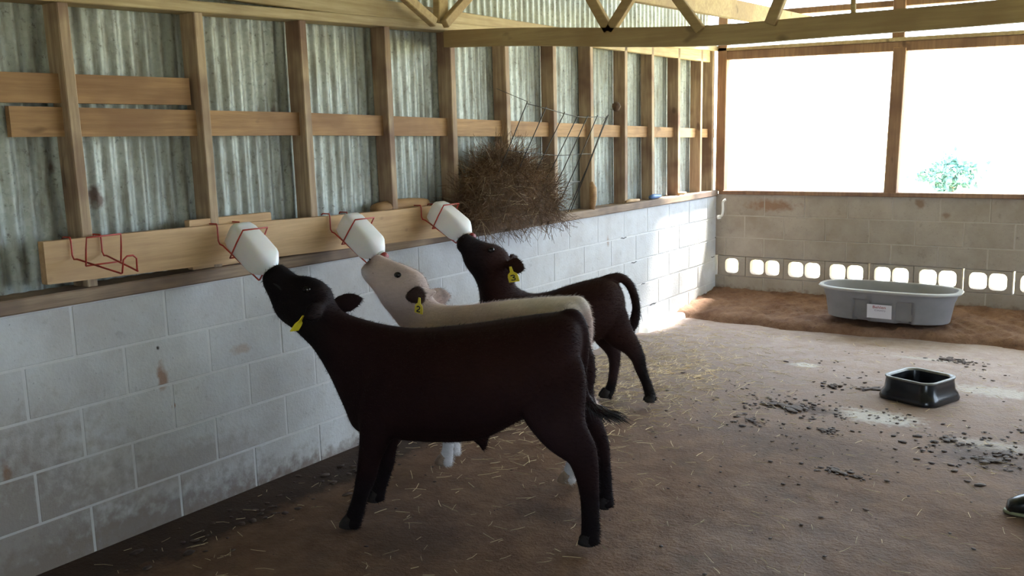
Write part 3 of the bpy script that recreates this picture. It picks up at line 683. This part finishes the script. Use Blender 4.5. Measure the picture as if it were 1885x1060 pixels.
def coat_cream(co, pt):
    c = np.tile(np.array([0.72, 0.585, 0.54]), (len(co), 1)); x, y, z = co.T
    q = pt((732, 505), 0.07); mz = pt((684, 478), 0.0); lip = pt((675, 502), 0.0); er = pt((768, 545), 0.13)
    c = lerp_col(c, (0.86, 0.78, 0.73), ss(z, 0.80, 0.86)*ss(x, 0.5, 0.3)); c = lerp_col(c, (0.82, 0.82, 0.84), ss(z, 0.36, 0.26))
    c = lerp_col(c, (0.12, 0.08, 0.08), np.exp(-((x-mz[0])**2+(z-mz[2])**2)/0.030**2)); c = lerp_col(c, (0.84, 0.80, 0.78), np.exp(-((x-lip[0])**2+(z-lip[2])**2)/0.026**2))
    c = lerp_col(c, (0.045, 0.025, 0.022), ss(np.sqrt((x-er[0])**2+(y-er[1])**2+(z-er[2])**2), 0.075, 0.045)*ss(y, 0.075, 0.09))
    e2 = pt((806, 545), -0.11); c = lerp_col(c, (0.20, 0.16, 0.17), ss(np.sqrt((x-e2[0])**2+(y-e2[1])**2+(z-e2[2])**2), 0.07, 0.04)*ss(y, -0.07, -0.085)); return c

h1 = (-0.909, -0.417)
calf1 = make_calf('calf_black', 'large black-brown calf nearest the camera, standing side-on with an edge-on yellow ear tag', (1.576, 3.05), h1,
    [((508, 489), (488, 507), .040, 0), ((515, 488), (490, 524), .052, 0), ((528, 496), (498, 541), .051, 0), ((545, 508), (505, 559), .054, 0), ((565, 510), (513, 577), .064, 0), ((588, 518), (526, 590), .077, 0), ((606, 535), (545, 603), .078, 0), ((613, 555), (565, 622), .072, 0),
     ((630, 576), (585, 643), .076, 0), ((665, 589), (612, 687), .090, 0), ((710, 600), (640, 745), .115, 0), ((760, 606), (664, 788), .145, 0), ((810, 604), (725, 800), .180, 0), ((868, 598), (815, 806), .200, 0), ((925, 590), (892, 800), .203, 0),
     ((972, 583), (955, 770), .185, 0), ((1012, 578), (1003, 745), .17, 0), ((1042, 576), (1042, 720), .14, 0), ((1062, 584), (1062, 680), .10, 0), ((1073, 602), (1071, 645), .04, 0)],
    [[((1020, 625), .07, .03, .06), ((1015, 670), .125, .05, .085), ((1016, 735), .135, .058, .12), ((1036, 790), .098, .052, .15), ((1067, 830), .066, .038, .165), ((1077, 858), .050, .031, .17), ((1084, 900), .037, .026, .172), ((1087, 950), .033, .025, .174), ((1087, 982), .034, .030, .176), ((1086, 1000), .034, .031, .176)],
     [((.13, .80), .07, .03, -.06), ((.13, .70), .12, .05, -.085), ((.13, .56), .12, .06, -.12), ((.08, .46), .075, .05, -.15), ((.03, .37), .052, .035, -.165), ((.0, .30), .04, .028, -.17), ((-.015, .2), .03, .023, -.174), ((-.022, .1), .029, .023, -.176), ((-.022, .05), .034, .030, -.178), ((-.023, .03), .034, .031, -.178)],
     [((735, 650), .06, .03, .08), ((715, 700), .10, .045, .10), ((702, 760), .092, .05, .115), ((690, 805), .062, .045, .115), ((680, 845), .044, .038, .112), ((675, 872), .040, .036, .11), ((664, 912), .030, .026, .11), ((654, 945), .032, .028, .11), ((648, 962), .034, .030, .11), ((646, 968), .034, .031, .11)],
     [((.82, .66), .06, .03, -.08), ((.86, .56), .09, .045, -.10), ((.88, .44), .08, .05, -.115), ((.90, .33), .056, .042, -.118), ((.905, .25), .036, .033, -.12), ((.91, .21), .034, .032, -.12), ((.935, .12), .026, .024, -.12), ((.958, .06), .032, .028, -.12), ((.962, .035), .034, .031, -.12)]],
    [((611, 565, -.055), (666, 549, -.10), .036, 0.006), ((592, 563, .06), (561, 588, .145), .032, 0.006)],
    [(1040, 588, .035, 0), (1056, 585, .034, 0), (1070, 608, .027, 0), (1074, 645, .022, .0), (1072, 690, .017, .0), (1076, 720, .014, 0), (1086, 742, .014, 0), (1102, 755, .015, 0), (1116, 761, .012, 0), (1128, 765, .006, 0)],
    [((564, 533), .059)], ((557, 583), .13, .055, .075, math.radians(76), math.radians(-34), None), coat_dark, nostril=((503, 497), .036), extra=[[(878, 780, .05, 0), (885, 803, .035, 0), (889, 816, .018, 0), (891, 828, .007, 0)]], mouth=[((493, 522), .040), ((502, 521), .050), ((512, 527), .054), ((518, 534), .054)])

calf2 = make_calf('calf_cream', 'cream calf between the two dark calves, with a yellow ear tag numbered 2', (1.32, 3.384), (-0.9727, -0.2322),
    [((694, 469), (668, 497), .040, 0), ((702, 472), (673, 511), .049, 0), ((720, 480), (688, 529), .050, 0), ((740, 488), (699, 543), .060, 0), ((758, 496), (710, 560), .074, 0), ((776, 508), (724, 577), .075, 0), ((786, 530), (738, 596), .068, 0), ((797, 553), (752, 615), .070, 0),
     ((820, 563), (768, 660), .085, 0), ((860, 563), (785, 720), .12, 0), ((910, 557), (830, 745), .155, 0), ((970, 551), (920, 755), .175, 0), ((1030, 547), (1010, 735), .165, 0), ((1058, 550), (1050, 700), .13, 0), ((1073, 564), (1069, 650), .085, 0), ((1078, 585), (1078, 620), .03, 0)],
    [[((1035, 640), .11, .055, .06), ((1030, 700), .09, .055, .07), ((1052, 732), .055, .04, .06), ((1068, 757), .042, .032, .05), ((1067, 785), .035, .026, .04), ((1058, 830), .025, .021, .03), ((1052, 862), .028, .024, .02), ((1047, 880), .031, .027, .02), ((1046, 886), .032, .028, .02)],
     [((.12, .66), .11, .055, -.08), ((.14, .52), .09, .055, -.11), ((.07, .42), .055, .04, -.13), ((.01, .35), .042, .032, -.14), ((.0, .28), .033, .025, -.14), ((.02, .12), .025, .021, -.14), ((.035, .06), .03, .026, -.14), ((.04, .04), .032, .028, -.14)],
     [((.60, .60), .09, .05, .07), ((.60, .46), .075, .048, .06), ((.60, .34), .045, .036, .04), ((.615, .25), .033, .03, .03), ((826, 790), .029, .027, .02), ((825, 820), .024, .022, .02), ((822, 842), .029, .026, .02), ((819, 853), .031, .028, .02)],
     [((.58, .60), .09, .05, -.09), ((.57, .46), .075, .048, -.11), ((.57, .34), .045, .036, -.12), ((.58, .25), .033, .03, -.12), ((836, 780), .029, .027, -.12), ((837, 808), .024, .022, -.12), ((836, 826), .029, .026, -.12), ((835, 834), .031, .028, -.12)]],
    [((790, 539, .050), (746, 548, .140), .037, 0.008), ((788, 548, -.055), (828, 544, -.115), .040, 0.006)],
    [(1050, 560, .032, 0), (1068, 560, .03, 0), (1081, 590, .022, 0), (1082, 630, .018, 0), (1078, 670, .016, -.02), (1074, 700, .016, -.05), (1070, 725, .02, -.06), (1068, 745, .012, -.06)],
    [((732, 506), .058)], ((772, 550), .150, .052, .072, math.radians(-22), math.radians(-6), '2'), coat_cream, nostril=((688, 477), .032), hoofmat='hoof_pale', hairlen=0.019, nhair=46000, mouth=[((674, 500), .036), ((680, 499), .046), ((688, 503), .050)])

calf3 = make_calf('calf_brown', 'small dark brown calf farthest from the camera, tail raised, yellow ear tag numbered 3', (0.84, 4.62), (-0.72, -0.69),
    [((859, 430), (843, 442), .036, .21), ((866, 434), (842, 456), .045, .205), ((882, 443), (850, 466), .045, .20), ((898, 448), (855, 482), .055, .19), ((915, 452), (862, 495), .068, .175), ((931, 463), (872, 508), .068, .16), ((940, 483), (880, 525), .066, .14), ((943, 505), (884, 545), .070, .11),
     ((950, 528), (888, 590), .085, .07), ((978, 541), (905, 640), .115, .03), ((1012, 538), (950, 655), .140, 0), ((1050, 526), (1020, 650), .152, 0), ((1088, 516), (1075, 630), .150, 0), ((1116, 511), (1116, 615), .125, 0), ((1136, 521), (1138, 590), .08, 0), ((1147, 545), (1148, 565), .025, 0)],
    [[((1120, 575), .10, .055, .055), ((1138, 612), .085, .05, .065), ((1160, 636), .055, .038, .065), ((1174, 658), .040, .030, .06), ((1180, 680), .031, .025, .06), ((1190, 705), .026, .022, .06), ((1197, 728), .029, .026, .06), ((1199, 738), .031, .028, .06)],
     [((1112, 580), .10, .055, -.07), ((1118, 615), .085, .05, -.10), ((1126, 638), .052, .038, -.12), ((1131, 656), .036, .028, -.125), ((1130, 680), .028, .023, -.13), ((1126, 706), .026, .022, -.13), ((1119, 724), .029, .026, -.13), ((1116, 730), .031, .028, -.13)],
     [((.50, .52), .085, .045, .09), ((.51, .40), .065, .045, .10), ((.52, .30), .04, .034, .10), ((.525, .22), .032, .03, .10), ((.53, .12), .023, .021, .10), ((.54, .06), .028, .025, .10), ((.545, .04), .03, .027, .10)],
     [((.48, .52), .085, .045, -.08), ((.47, .40), .065, .045, -.09), ((.46, .30), .04, .034, -.09), ((.46, .22), .032, .03, -.09), ((.46, .12), .023, .021, -.09), ((.47, .06), .028, .025, -.09), ((.475, .04), .03, .027, -.09)]],
    [((934, 487, .21), (965, 494, .265), .042, 0.006), ((938, 480, .10), (950, 476, .03), .03, 0.004)],
    [(1105, 522, .034, 0), (1124, 514, .030, 0), (1142, 511, .025, 0), (1157, 522, .023, 0), (1167, 543, .022, 0), (1171, 568, .022, 0), (1167, 592, .026, 0), (1160, 606, .024, 0), (1154, 618, .008, 0)],
    [((904, 460), .185+.056)], ((940, 493), .262, .066, .085, math.radians(-40), math.radians(14), '3'), coat_dark2, nostril=((853, 437), .030), nhair=40000, hairlen=0.018)

# a straw on the near calf's back
# ------------------------------------------------------------------ hay and wire hay rack
def strands(name, n, posfn, dirfn, length, width, mat, parent=None, seed=1):
    r = np.random.default_rng(seed); V = []; Fc = []
    for i in range(n):
        p = np.array(posfn(r)); d = np.array(dirfn(r), float); d /= np.linalg.norm(d); L = length*r.uniform(0.35, 1.3)
        s = np.cross(d, r.normal(size=3)); s /= np.linalg.norm(s)+1e-9; w = width*r.uniform(0.6, 1.3)
        bend = s*L*r.normal(0, 0.035)+np.cross(d, s)*L*r.normal(0, 0.035); b = len(V)
        q = p+d*L/2+bend; e = p+d*L
        nn = np.cross(d, s)
        for c in (p, q, e): V += [c-s*w/2, c+s*w/2, c+nn*w*0.6]
        for j in (0, 3): Fc += [(b+j, b+j+1, b+j+4, b+j+3), (b+j+1, b+j+2, b+j+5, b+j+4), (b+j+2, b+j, b+j+3, b+j+5)]
    o = mesh_obj(name, V, Fc, mat, parent); o['kind'] = 'stuff'; return o
hay = grid('hay_heap', 0, 1, 0, 1, 30, 44, lambda x, y: 0, MAT['hay'])
HY0, HY1 = 4.19, 5.04
vs_ = hay.data.vertices
def hay_surface(u, v):
    """u 0..1 over the heap from the wall foot over the top to the front foot, v 0..1 along the wall"""
    y = HY0+(HY1-HY0)*v; e = math.sin(math.pi*min(max(v, 0.0), 1.0))**0.35 if 0 < v < 1 else 0.0
    H = 0.06+(0.27+0.10*math.sin(math.pi*min(1, v*1.15)))*e
    th = math.pi*u; x = 0.06-0.15*math.cos(th)*(0.6+0.4*e); z = 1.03+H*math.sin(th)**0.6
    k = 0.022*(lump(y*3.1+u*4, z*3.3)+lump(y*7, u*9+3))
    return (x+k, y+k*0.6, z+k)
for j in range(45):
    for i in range(31): vs_[j*31+i].co = hay_surface(i/30, j/44)
tag(hay, 'heap of brown hay behind the wire rack on the wall ledge', 'hay', kind='stuff')
def hp(r): return np.array(hay_surface(r.uniform(0.2, 1.0), r.uniform(0.0, 1.0)))+r.normal(0, 0.012, 3)
strands('hay_strand', 7000, hp, lambda r: r.normal(0, 1, 3)*np.array([0.6, 1, 0.8])+np.array([0.15, 0, -0.15]), 0.15, 0.0021, MAT['hay_strand'], hay, 3)
strands('hay_strand_pale', 260, hp, lambda r: r.normal(0, 1, 3)*np.array([0.6, 1, 0.8])+np.array([0.3, 0, -0.2]), 0.14, 0.0017, MAT['straw'], hay, 4)
strands('hay_wisps', 130, lambda r: (r.uniform(0.02, 0.16), r.uniform(4.25, 5.35), r.uniform(0.98, 1.05)), lambda r: (r.uniform(-.2, .6), r.normal(0, .6), r.uniform(-1, .1)), 0.10, 0.0025, MAT['hay_strand'], hay, 5)
hrack = empty('hay_rack', (0.0, 4.85, 1.05)); tag(hrack, 'tilted dark wire hay rack fixed to the studs above the ledge', 'hay rack')
def rk(pts, r=0.0032, name='rod'):
    o = tube(name, pts, r, MAT['wire'], hrack, 6); o.matrix_parent_inverse = Matrix.Translation((0, -4.85, -1.05)); return o
tops = [P(x, y, 0, 0.36) for x, y in ((971, 187), (1006, 196), (1040, 206), (1064, 212), (1082, 213), (1100, 212), (1117, 214))]
bots_y = np.linspace(4.36, 5.42, 7)
for tpp, by in zip(tops, bots_y): rk([(0.012, by, 1.05), (0.19, (by+tpp[1])/2, (1.05+tpp[2])/2-0.01), tuple(tpp)])
rk([(0.02, 5.44, 1.05), tuple(tops[-1]+np.array([0.0, 0.02, 0.01]))])
for t in (0.03, 0.33, 0.62, 0.985):
    rk([tuple(np.array([0.012, by, 1.05])*(1-t)+tpp*t) for tpp, by in zip(tops, bots_y)], 0.0026, 'cross_wire')
rk([tuple(tops[0]), (-0.01, 4.65, 1.86)], 0.0016, 'tie_wire'); rk([tuple(tops[-1]), (-0.01, 5.95, 1.66)], 0.0016, 'tie_wire')

# ------------------------------------------------------------------ small things on the ledge and studs
v, f = sweep_geo([(0, 0, -0.035), (0, 0, -0.028), (0.004, 0, 0), (0, 0, 0.024), (0, 0, 0.033)], [0.008, 0.022, 0.032, 0.024, 0.008], 12)
nest = mesh_obj('mud_nest', v, f, MAT['nest'], None, True); nest.location = tuple(P(1134, 196, 0, 0.015)); tag(nest, 'small brown mud wasp nest stuck to a stud above the hay rack', 'nest')
br = P(1085, 368, 0, 0.0)
v, f = sweep_geo([(0.0, br[1]+0.035, 1.04), (0.008, br[1]+0.04, 1.12), (0.006, br[1]+0.042, 1.19), (0.0, br[1]+0.03, 1.235)], [(0.02, 0.02), (0.03, 0.026), (0.032, 0.026), (0.012, 0.012)], 10)
o = mesh_obj('wood_chunk', v, f, MAT['girt'], None, True); tag(o, 'upright reddish wood chunk leaning on a stud right of the hay', 'wood')
def ledge_stick(px0, px1, py, mat, label, cat, r=0.014, name='stick'):
    a, b_ = P(px0, py, 2, 1.06), P(px1, py-2, 2, 1.06); a[0] = b_[0] = -0.003
    a = P(px0, py, 0, -0.0); b_ = P(px1, py-3, 0, -0.0); a[2] = b_[2] = 1.0435+r; a[0] = b_[0] = 0.003
    v, f = sweep_geo([a, a*0.7+b_*0.3+np.array([0, 0, 0.004]), a*0.3+b_*0.7, b_], [r*0.7, r, r*0.9, r*0.6], 9); o = mesh_obj(name, v, f, mat, None, True); tag(o, label, cat)
ledge_stick(1152, 1176, 371, MAT['board'], 'short yellow stick lying on the ledge beside the blue bottle', 'stick')
ledge_stick(1196, 1215, 367, MAT['blue'], 'small blue plastic bottle lying on the ledge between two studs', 'bottle', 0.020, 'plastic_bottle')
ledge_stick(1248, 1262, 358, MAT['girt'], 'stub of wood on the ledge near the window corner', 'stick')
pp = [P(1336, 367, 1, 7.98), P(1331, 372, 1, 7.97), P(1331, 385, 1, 7.97), P(1329, 396, 1, 7.97), P(1324, 400, 1, 7.95)]
pipe = empty('pipe_hook', tuple(pp[0])); tag(pipe, 'white bent pipe hanging in the corner below the window', 'pipe')
for nm, pts, r in (('pipe', smooth_path(pp, 4), 0.011), ('end_cap', [pp[-1]-np.array([0.016, 0, 0]), pp[-1]+np.array([0.012, 0, 0.006])], 0.019)):
    o = tube(nm, pts, r, MAT['white_pvc'], pipe, 10); o.matrix_parent_inverse = Matrix.Translation(tuple(-pp[0]))

# ------------------------------------------------------------------ stock tank
tank = empty('stock_tank', (1.672, 7.45, 0.105)); tag(tank, 'oval grey plastic stock tank on the dirt bank below the vent holes', 'tank')
def oval(a, b_, z, n=180, ribs=0.0):
    out = []
    for k in range(n):
        th = 2*math.pi*k/n; c, s = math.cos(th), math.sin(th); pw = 2.7
        x = a*math.copysign(abs(c)**(2/pw), c); y = b_*math.copysign(abs(s)**(2/pw), s)
        if ribs:                                     # recessed flutes on the long sides
            for xc in (-0.155, 0.155):
                w = min(1, max(0, (0.056-abs(x-xc))/0.012)); y -= math.copysign(ribs*w, y) if abs(s) > 0.3 else 0
        out.append((x, y, z))
    return out
rings = [oval(.43, .215, 0.0, ribs=.032), oval(.45, .23, 0.01, ribs=.034), oval(.475, .25, .19, ribs=.030), oval(.485, .258, .215), oval(.495, .265, .26), oval(.497, .267, .275),
         oval(.525, .293, .277), oval(.533, .30, .290), oval(.525, .293, .303), oval(.495, .265, .303), oval(.482, .252, .29), oval(.44, .22, .03)]
V = [p for r in rings for p in r]; nn = 180
Fc = [(i*nn+k, i*nn+(k+1) % nn, (i+1)*nn+(k+1) % nn, (i+1)*nn+k) for i in range(len(rings)-1) for k in range(nn)]
Fc += [tuple(reversed(range(nn))), tuple(range((len(rings)-1)*nn, len(rings)*nn))]
tb = mesh_obj('tank_shell', V, [f for f in Fc if not (len(f) == 4 and 5*nn <= min(f) and max(f) < 10*nn)], MAT['tank'], tank, True)
tr = mesh_obj('rim', V, [f for f in Fc if len(f) == 4 and 5*nn <= min(f) and max(f) < 10*nn], MAT['tank_rim'], tank, True); tb.modifiers.new('s', 'EDGE_SPLIT').split_angle = math.radians(45)
tank.scale = (0.98, 1, 0.82); tank.rotation_euler = (math.radians(-1), math.radians(0.6), math.radians(2))
lb = mesh_obj('paper_label', [(-.105, -.2595, .045), (.075, -.2595, .045), (.075, -.2745, .175), (-.105, -.2745, .175), (-.105, -.2565, .045), (.075, -.2565, .045), (.075, -.2715, .175), (-.105, -.2715, .175)],
              [(0, 1, 2, 3), (7, 6, 5, 4), (0, 4, 5, 1), (1, 5, 6, 2), (2, 6, 7, 3), (3, 7, 4, 0)], MAT['paper'], tank); lb['label'] = 'white paper label with red lettering'
def text_part(body, size, loc, rot, mat, parent, name='lettering', ext=0.0006):
    cu = bpy.data.curves.new(name, 'FONT'); cu.body = body; cu.size = size; cu.extrude = ext; cu.align_x = 'CENTER'; cu.resolution_u = 2
    t = bpy.data.objects.new('tmp', cu); COL.objects.link(t); dg = bpy.context.evaluated_depsgraph_get(); dg.update()
    me = bpy.data.meshes.new_from_object(t.evaluated_get(dg)); bpy.data.objects.remove(t); me.name = name; me.materials.clear()
    o = link(name, me, mat, parent); o.location = loc; o.rotation_euler = rot; return o
sl = math.atan2(0.015, 0.13)
text_part('Behlen', 0.036, (-0.015, -0.2740-0.0005, 0.140), (math.pi/2+sl, 0, 0), MAT['ink_red'], lb)
text_part('Country', 0.024, (-0.008, -0.2715-0.0005, 0.115), (math.pi/2+sl, 0, 0), MAT['ink_grey'], lb)

# ------------------------------------------------------------------ black rubber feed pan
def rsq(h, r, z, n=10):
    out = []
    for q, (sx, sy) in enumerate(((1, 1), (-1, 1), (-1, -1), (1, -1))):
        for k in range(n+1):
            th = math.pi/2*q+math.pi/2*k/n; out.append((sx*(h-r)+r*math.cos(th), sy*(h-r)+r*math.sin(th), z))
    return out
rg = [rsq(.180, .085, 0.0), rsq(.182, .085, .012), rsq(.172, .08, .04), rsq(.160, .075, .06), rsq(.153, .07, .120)]
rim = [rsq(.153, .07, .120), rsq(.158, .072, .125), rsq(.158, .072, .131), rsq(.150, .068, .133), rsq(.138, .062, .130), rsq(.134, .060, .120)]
rin = [rsq(.134, .060, .120), rsq(.122, .055, .02)]
nn = len(rg[0]); V = [p for r in rg for p in r]
Fc = [(i*nn+k, i*nn+(k+1) % nn, (i+1)*nn+(k+1) % nn, (i+1)*nn+k) for i in range(len(rg)-1) for k in range(nn)]+[tuple(reversed(range(nn))), tuple(range((len(rg)-1)*nn, len(rg)*nn))]
Fc = Fc[:-1]; nb_ = len(V); V += [p for r in rin for p in r]; Fc += [(nb_+k, nb_+(k+1) % nn, nb_+nn+(k+1) % nn, nb_+nn+k) for k in range(nn)]+[tuple(range(nb_+nn, nb_+2*nn))]
pan = mesh_obj('feed_pan', V, Fc, MAT['black_rubber'], None, True); pan.location = (2.265, 5.655, 0.004); pan.rotation_euler = (0, 0, math.radians(-20)); pan.modifiers.new('s', 'EDGE_SPLIT').split_angle = math.radians(50)
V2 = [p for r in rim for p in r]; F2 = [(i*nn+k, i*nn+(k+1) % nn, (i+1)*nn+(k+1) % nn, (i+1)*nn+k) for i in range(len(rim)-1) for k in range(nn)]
rimo = mesh_obj('rim', V2, F2, MAT['worn_sheen_rim'], pan, True); rimo['label'] = 'worn grey rim of the pan with sky sheen in its colour'
tag(pan, 'square black rubber feed pan with rounded corners on the floor', 'feed pan')

# ------------------------------------------------------------------ loose straw and manure on the floor
def on_floor(r, x0, x1, y0, y1): return (r.uniform(x0, x1), r.uniform(y0, y1), r.uniform(0.004, 0.010))
flat = lambda r: (r.normal(0, 1), r.normal(0, 1), r.normal(0, 0.05))
straw = strands('loose_straw', 900, lambda r: on_floor(r, 0.09, 3.3, 1.6, 6.9), flat, 0.06, 0.0021, MAT['straw'], None, 11)
tag(straw, 'scattered pale straw stalks over the dirty floor', 'straw', kind='stuff')
straw2 = strands('straw_litter', 2600, lambda r: (min(abs(r.normal(0.35, 0.45))+0.13, 2.2), min(r.normal(5.2, 0.75), 6.9), r.uniform(0.004, 0.012)), flat, 0.085, 0.0026, MAT['straw'], None, 12)
tag(straw2, 'thick litter of straw on the floor behind the farthest calf', 'straw', kind='stuff')
def clod(r0_, seed, flatf=0.5):
    r = np.random.default_rng(seed); bm = bmesh.new()
    for q in range(22):
        rad = r.uniform(0.12, 0.38); d = abs(r.normal(0, 0.5)); a = r.uniform(0, 6.28)
        g = bmesh.ops.create_icosphere(bm, subdivisions=1, radius=rad)['verts']
        for v in g: v.co = Vector((v.co.x*r.uniform(0.9, 1.5)+d*math.cos(a), v.co.y*r.uniform(0.8, 1.2)+d*math.sin(a), v.co.z*r.uniform(0.5, 1.0)*flatf*2))
    me = bpy.data.meshes.new('clod'); bm.to_mesh(me); bm.free(); me.materials.append(MAT['manure']); return me
kinds = [clod(1.0, s, 0.45) for s in (1, 2, 3)]
spots = [((1532, 712), .055, 'upright dark manure clump left of the black feed pan'), ((1606, 716), .06, 'manure clump pressed against the left side of the feed pan'), ((1745, 662), .075, 'flat manure pat behind the feed pan near the dirt bank'), ((1775, 668), .04, 'small manure lump behind the feed pan, right of the flat pat'),
         ((1380, 774), .05, 'elongated manure pat at the left edge of the droppings'), ((1460, 752), .10, 'long smeared manure pat in front of the grey tank'), ((1425, 745), .07, 'manure patch at the left of the smeared row'), ((1520, 793), .045, 'round manure lump in the middle of the open floor'),
         ((1820, 848), .075, 'dark manure heap at the right edge of the floor'), ((1850, 835), .06, 'manure lump behind the dark heap at the right edge'), ((1750, 810), .06, 'broken manure pat below the feed pan toward the right'), ((1538, 868), .045, 'low manure lump in the foreground floor'), ((1575, 878), .025, 'small round dropping in the foreground, right of the low lump')]
for i, ((px, py), rr, lab) in enumerate(spots):
    o = link('manure_clump', kinds[i % 3], None, None, True); p = P(px, py, 2, 0.0); o.location = (p[0], p[1], 0.006); sx = rr*(0.8+0.25*(i % 2)); o.scale = (sx, rr*0.75, rr*(0.6 if i == 0 else 0.28)); o.rotation_euler = (0, 0, 0.5*i)
    tag(o, lab, 'manure', 'manure on the floor')
V, Fc = [], []; r = np.random.default_rng(21)
bm = bmesh.new(); bmesh.ops.create_icosphere(bm, subdivisions=1, radius=1.0); iv = np.array([v.co[:] for v in bm.verts]); ifc = [tuple(v.index for v in f.verts) for f in bm.faces]; bm.free()
def crumbs(n, cx, cy, sx, sy, smin, smax):
    for _ in range(n):
        x, y = r.normal(cx, sx), r.normal(cy, sy)
        if x < 0.05 or y > 6.95: continue
        s = r.uniform(smin, smax)*r.uniform(0.4, 1); b = len(V)
        q = iv*r.uniform(0.75, 1.2, (len(iv), 1))*np.array([s*r.uniform(.8, 1.6), s*r.uniform(.7, 1.2), s*0.2])
        a = r.uniform(0, 3.1); c_, s_ = math.cos(a), math.sin(a)
        for w in q: V.append((x+w[0]*c_-w[1]*s_, y+w[0]*s_+w[1]*c_, 0.004+w[2]))
        Fc.extend(tuple(k+b for k in f) for f in ifc)
crumbs(110, 2.0, 4.6, 0.5, 0.45, 0.003, 0.014); crumbs(130, 1.85, 5.12, 0.3, 0.1, 0.004, 0.018); crumbs(110, 2.75, 4.85, 0.22, 0.22, 0.004, 0.022); crumbs(120, 1.6, 3.6, 0.8, 0.9, 0.003, 0.012); crumbs(70, 2.2, 6.2, 0.5, 0.35, 0.006, 0.018); crumbs(60, 1.3, 5.2, 0.4, 0.4, 0.006, 0.018); crumbs(80, 0.25, 2.6, 0.1, 0.5, 0.006, 0.025)
for (px, py), rr, lab in spots:
    p = P(px, py, 2, 0.0); crumbs(26, p[0], p[1], rr*1.3, rr*0.9, 0.004, 0.02)
o = mesh_obj('manure_crumbs', V, Fc, MAT['manure'], None, True); tag(o, 'dark manure crumbs and dirt bits scattered on the floor', 'manure', kind='stuff')

# ------------------------------------------------------------------ rubber boot at the right edge
bp = P(1926, 950, 2, 0.0)
boot = empty('rubber_boot', (bp[0], bp[1], 0)); tag(boot, 'black rubber boot toe with pale trim at the right edge of the picture', 'boot'); boot.rotation_euler = (0, 0, math.radians(200))
secs_b = [(0.15, .012, .0, .012), (0.14, .03, .0, .055), (0.10, .045, .0, .075), (0.03, .047, .0, .10), (-0.04, .04, .0, .16), (-0.09, .038, .0, .16), (-0.115, .02, .0, .10)]
V = []; n = 20
for x, hw, z0, z1 in secs_b:
    for k in range(n):
        th = 2*math.pi*k/n; c, s = math.cos(th), math.sin(th); c = math.copysign(abs(c)**.7, c); V.append((x, hw*s, (z0+z1)/2+0.004+(z1-z0)/2*c))
Fc = [(i*n+k, i*n+(k+1) % n, (i+1)*n+(k+1) % n, (i+1)*n+k) for i in range(len(secs_b)-1) for k in range(n)]+[tuple(reversed(range(n))), tuple((len(secs_b)-1)*n+k for k in range(n))]
mesh_obj('foot', V, Fc, MAT['boot'], boot, True)
v, f = sweep_geo([(-0.04, 0, 0.12), (-0.045, 0, 0.2), (-0.05, 0, 0.33)], [(.075, .05), (.062, .05), (.07, .058)], 20, side=(0, 1, 0)); mesh_obj('shaft', v, f, MAT['boot'], boot, True)
pts = [(0.15*math.cos(a)*(1 if math.cos(a) > 0 else 0.77)+0.003, 0.052*math.sin(a), 0.012) for a in np.linspace(0, 2*math.pi, 28)[:-1]]
tube('sole_trim', pts, 0.008, MAT['boot_trim'], boot, 6, True)

# ------------------------------------------------------------------ outside: bush and trees
def bush(name, x, y, z0, rx, rz, n, label, seed, leaf=0.09, trunk=True):
    r = np.random.default_rng(seed); root = empty(name, (x, y, z0)); tag(root, label, 'bush' if 'bush' in name else 'tree', 'greenery outside the window')
    V, Fc = [], []
    for _ in range(n):
        d = r.normal(size=3); d /= np.linalg.norm(d); k = r.uniform(0.55, 1.0); k *= (0.75+0.4*math.sin(d[0]*5+seed)*math.cos(d[2]*4)+(0.5 if r.uniform() < 0.08 else 0)); p = np.array([d[0]*rx*k, d[1]*rx*k, rz*(1.05+d[2]*k*1.3)])
        a = r.normal(size=3); a /= np.linalg.norm(a); b2 = np.cross(a, r.normal(size=3)); b2 /= np.linalg.norm(b2); L = leaf*r.uniform(.6, 1.3); b = len(V)
        V += [p-a*L, p+b2*L*.45, p+a*L, p-b2*L*.45]; Fc.append((b, b+1, b+2, b+3))
    o = mesh_obj('foliage', V, Fc, MAT['leaf'], root); o['kind'] = 'stuff'
    v, f = sweep_geo([(0, 0, -0.1), (0.02, 0, rz*0.5), (0, 0.03, rz*1.1)], [0.05*rx, 0.04*rx, 0.02*rx], 8); mesh_obj('trunk', v, f, MAT['bark'], root, True)
bq = P(1752, 330, 1, 17.0)
bush('bush', float(bq[0]), 17.0, float(bq[2])-0.25, 0.55, 0.30, 1300, 'small bluish green bush on the bright ground beyond the open window, right of the post', 31, 0.06)
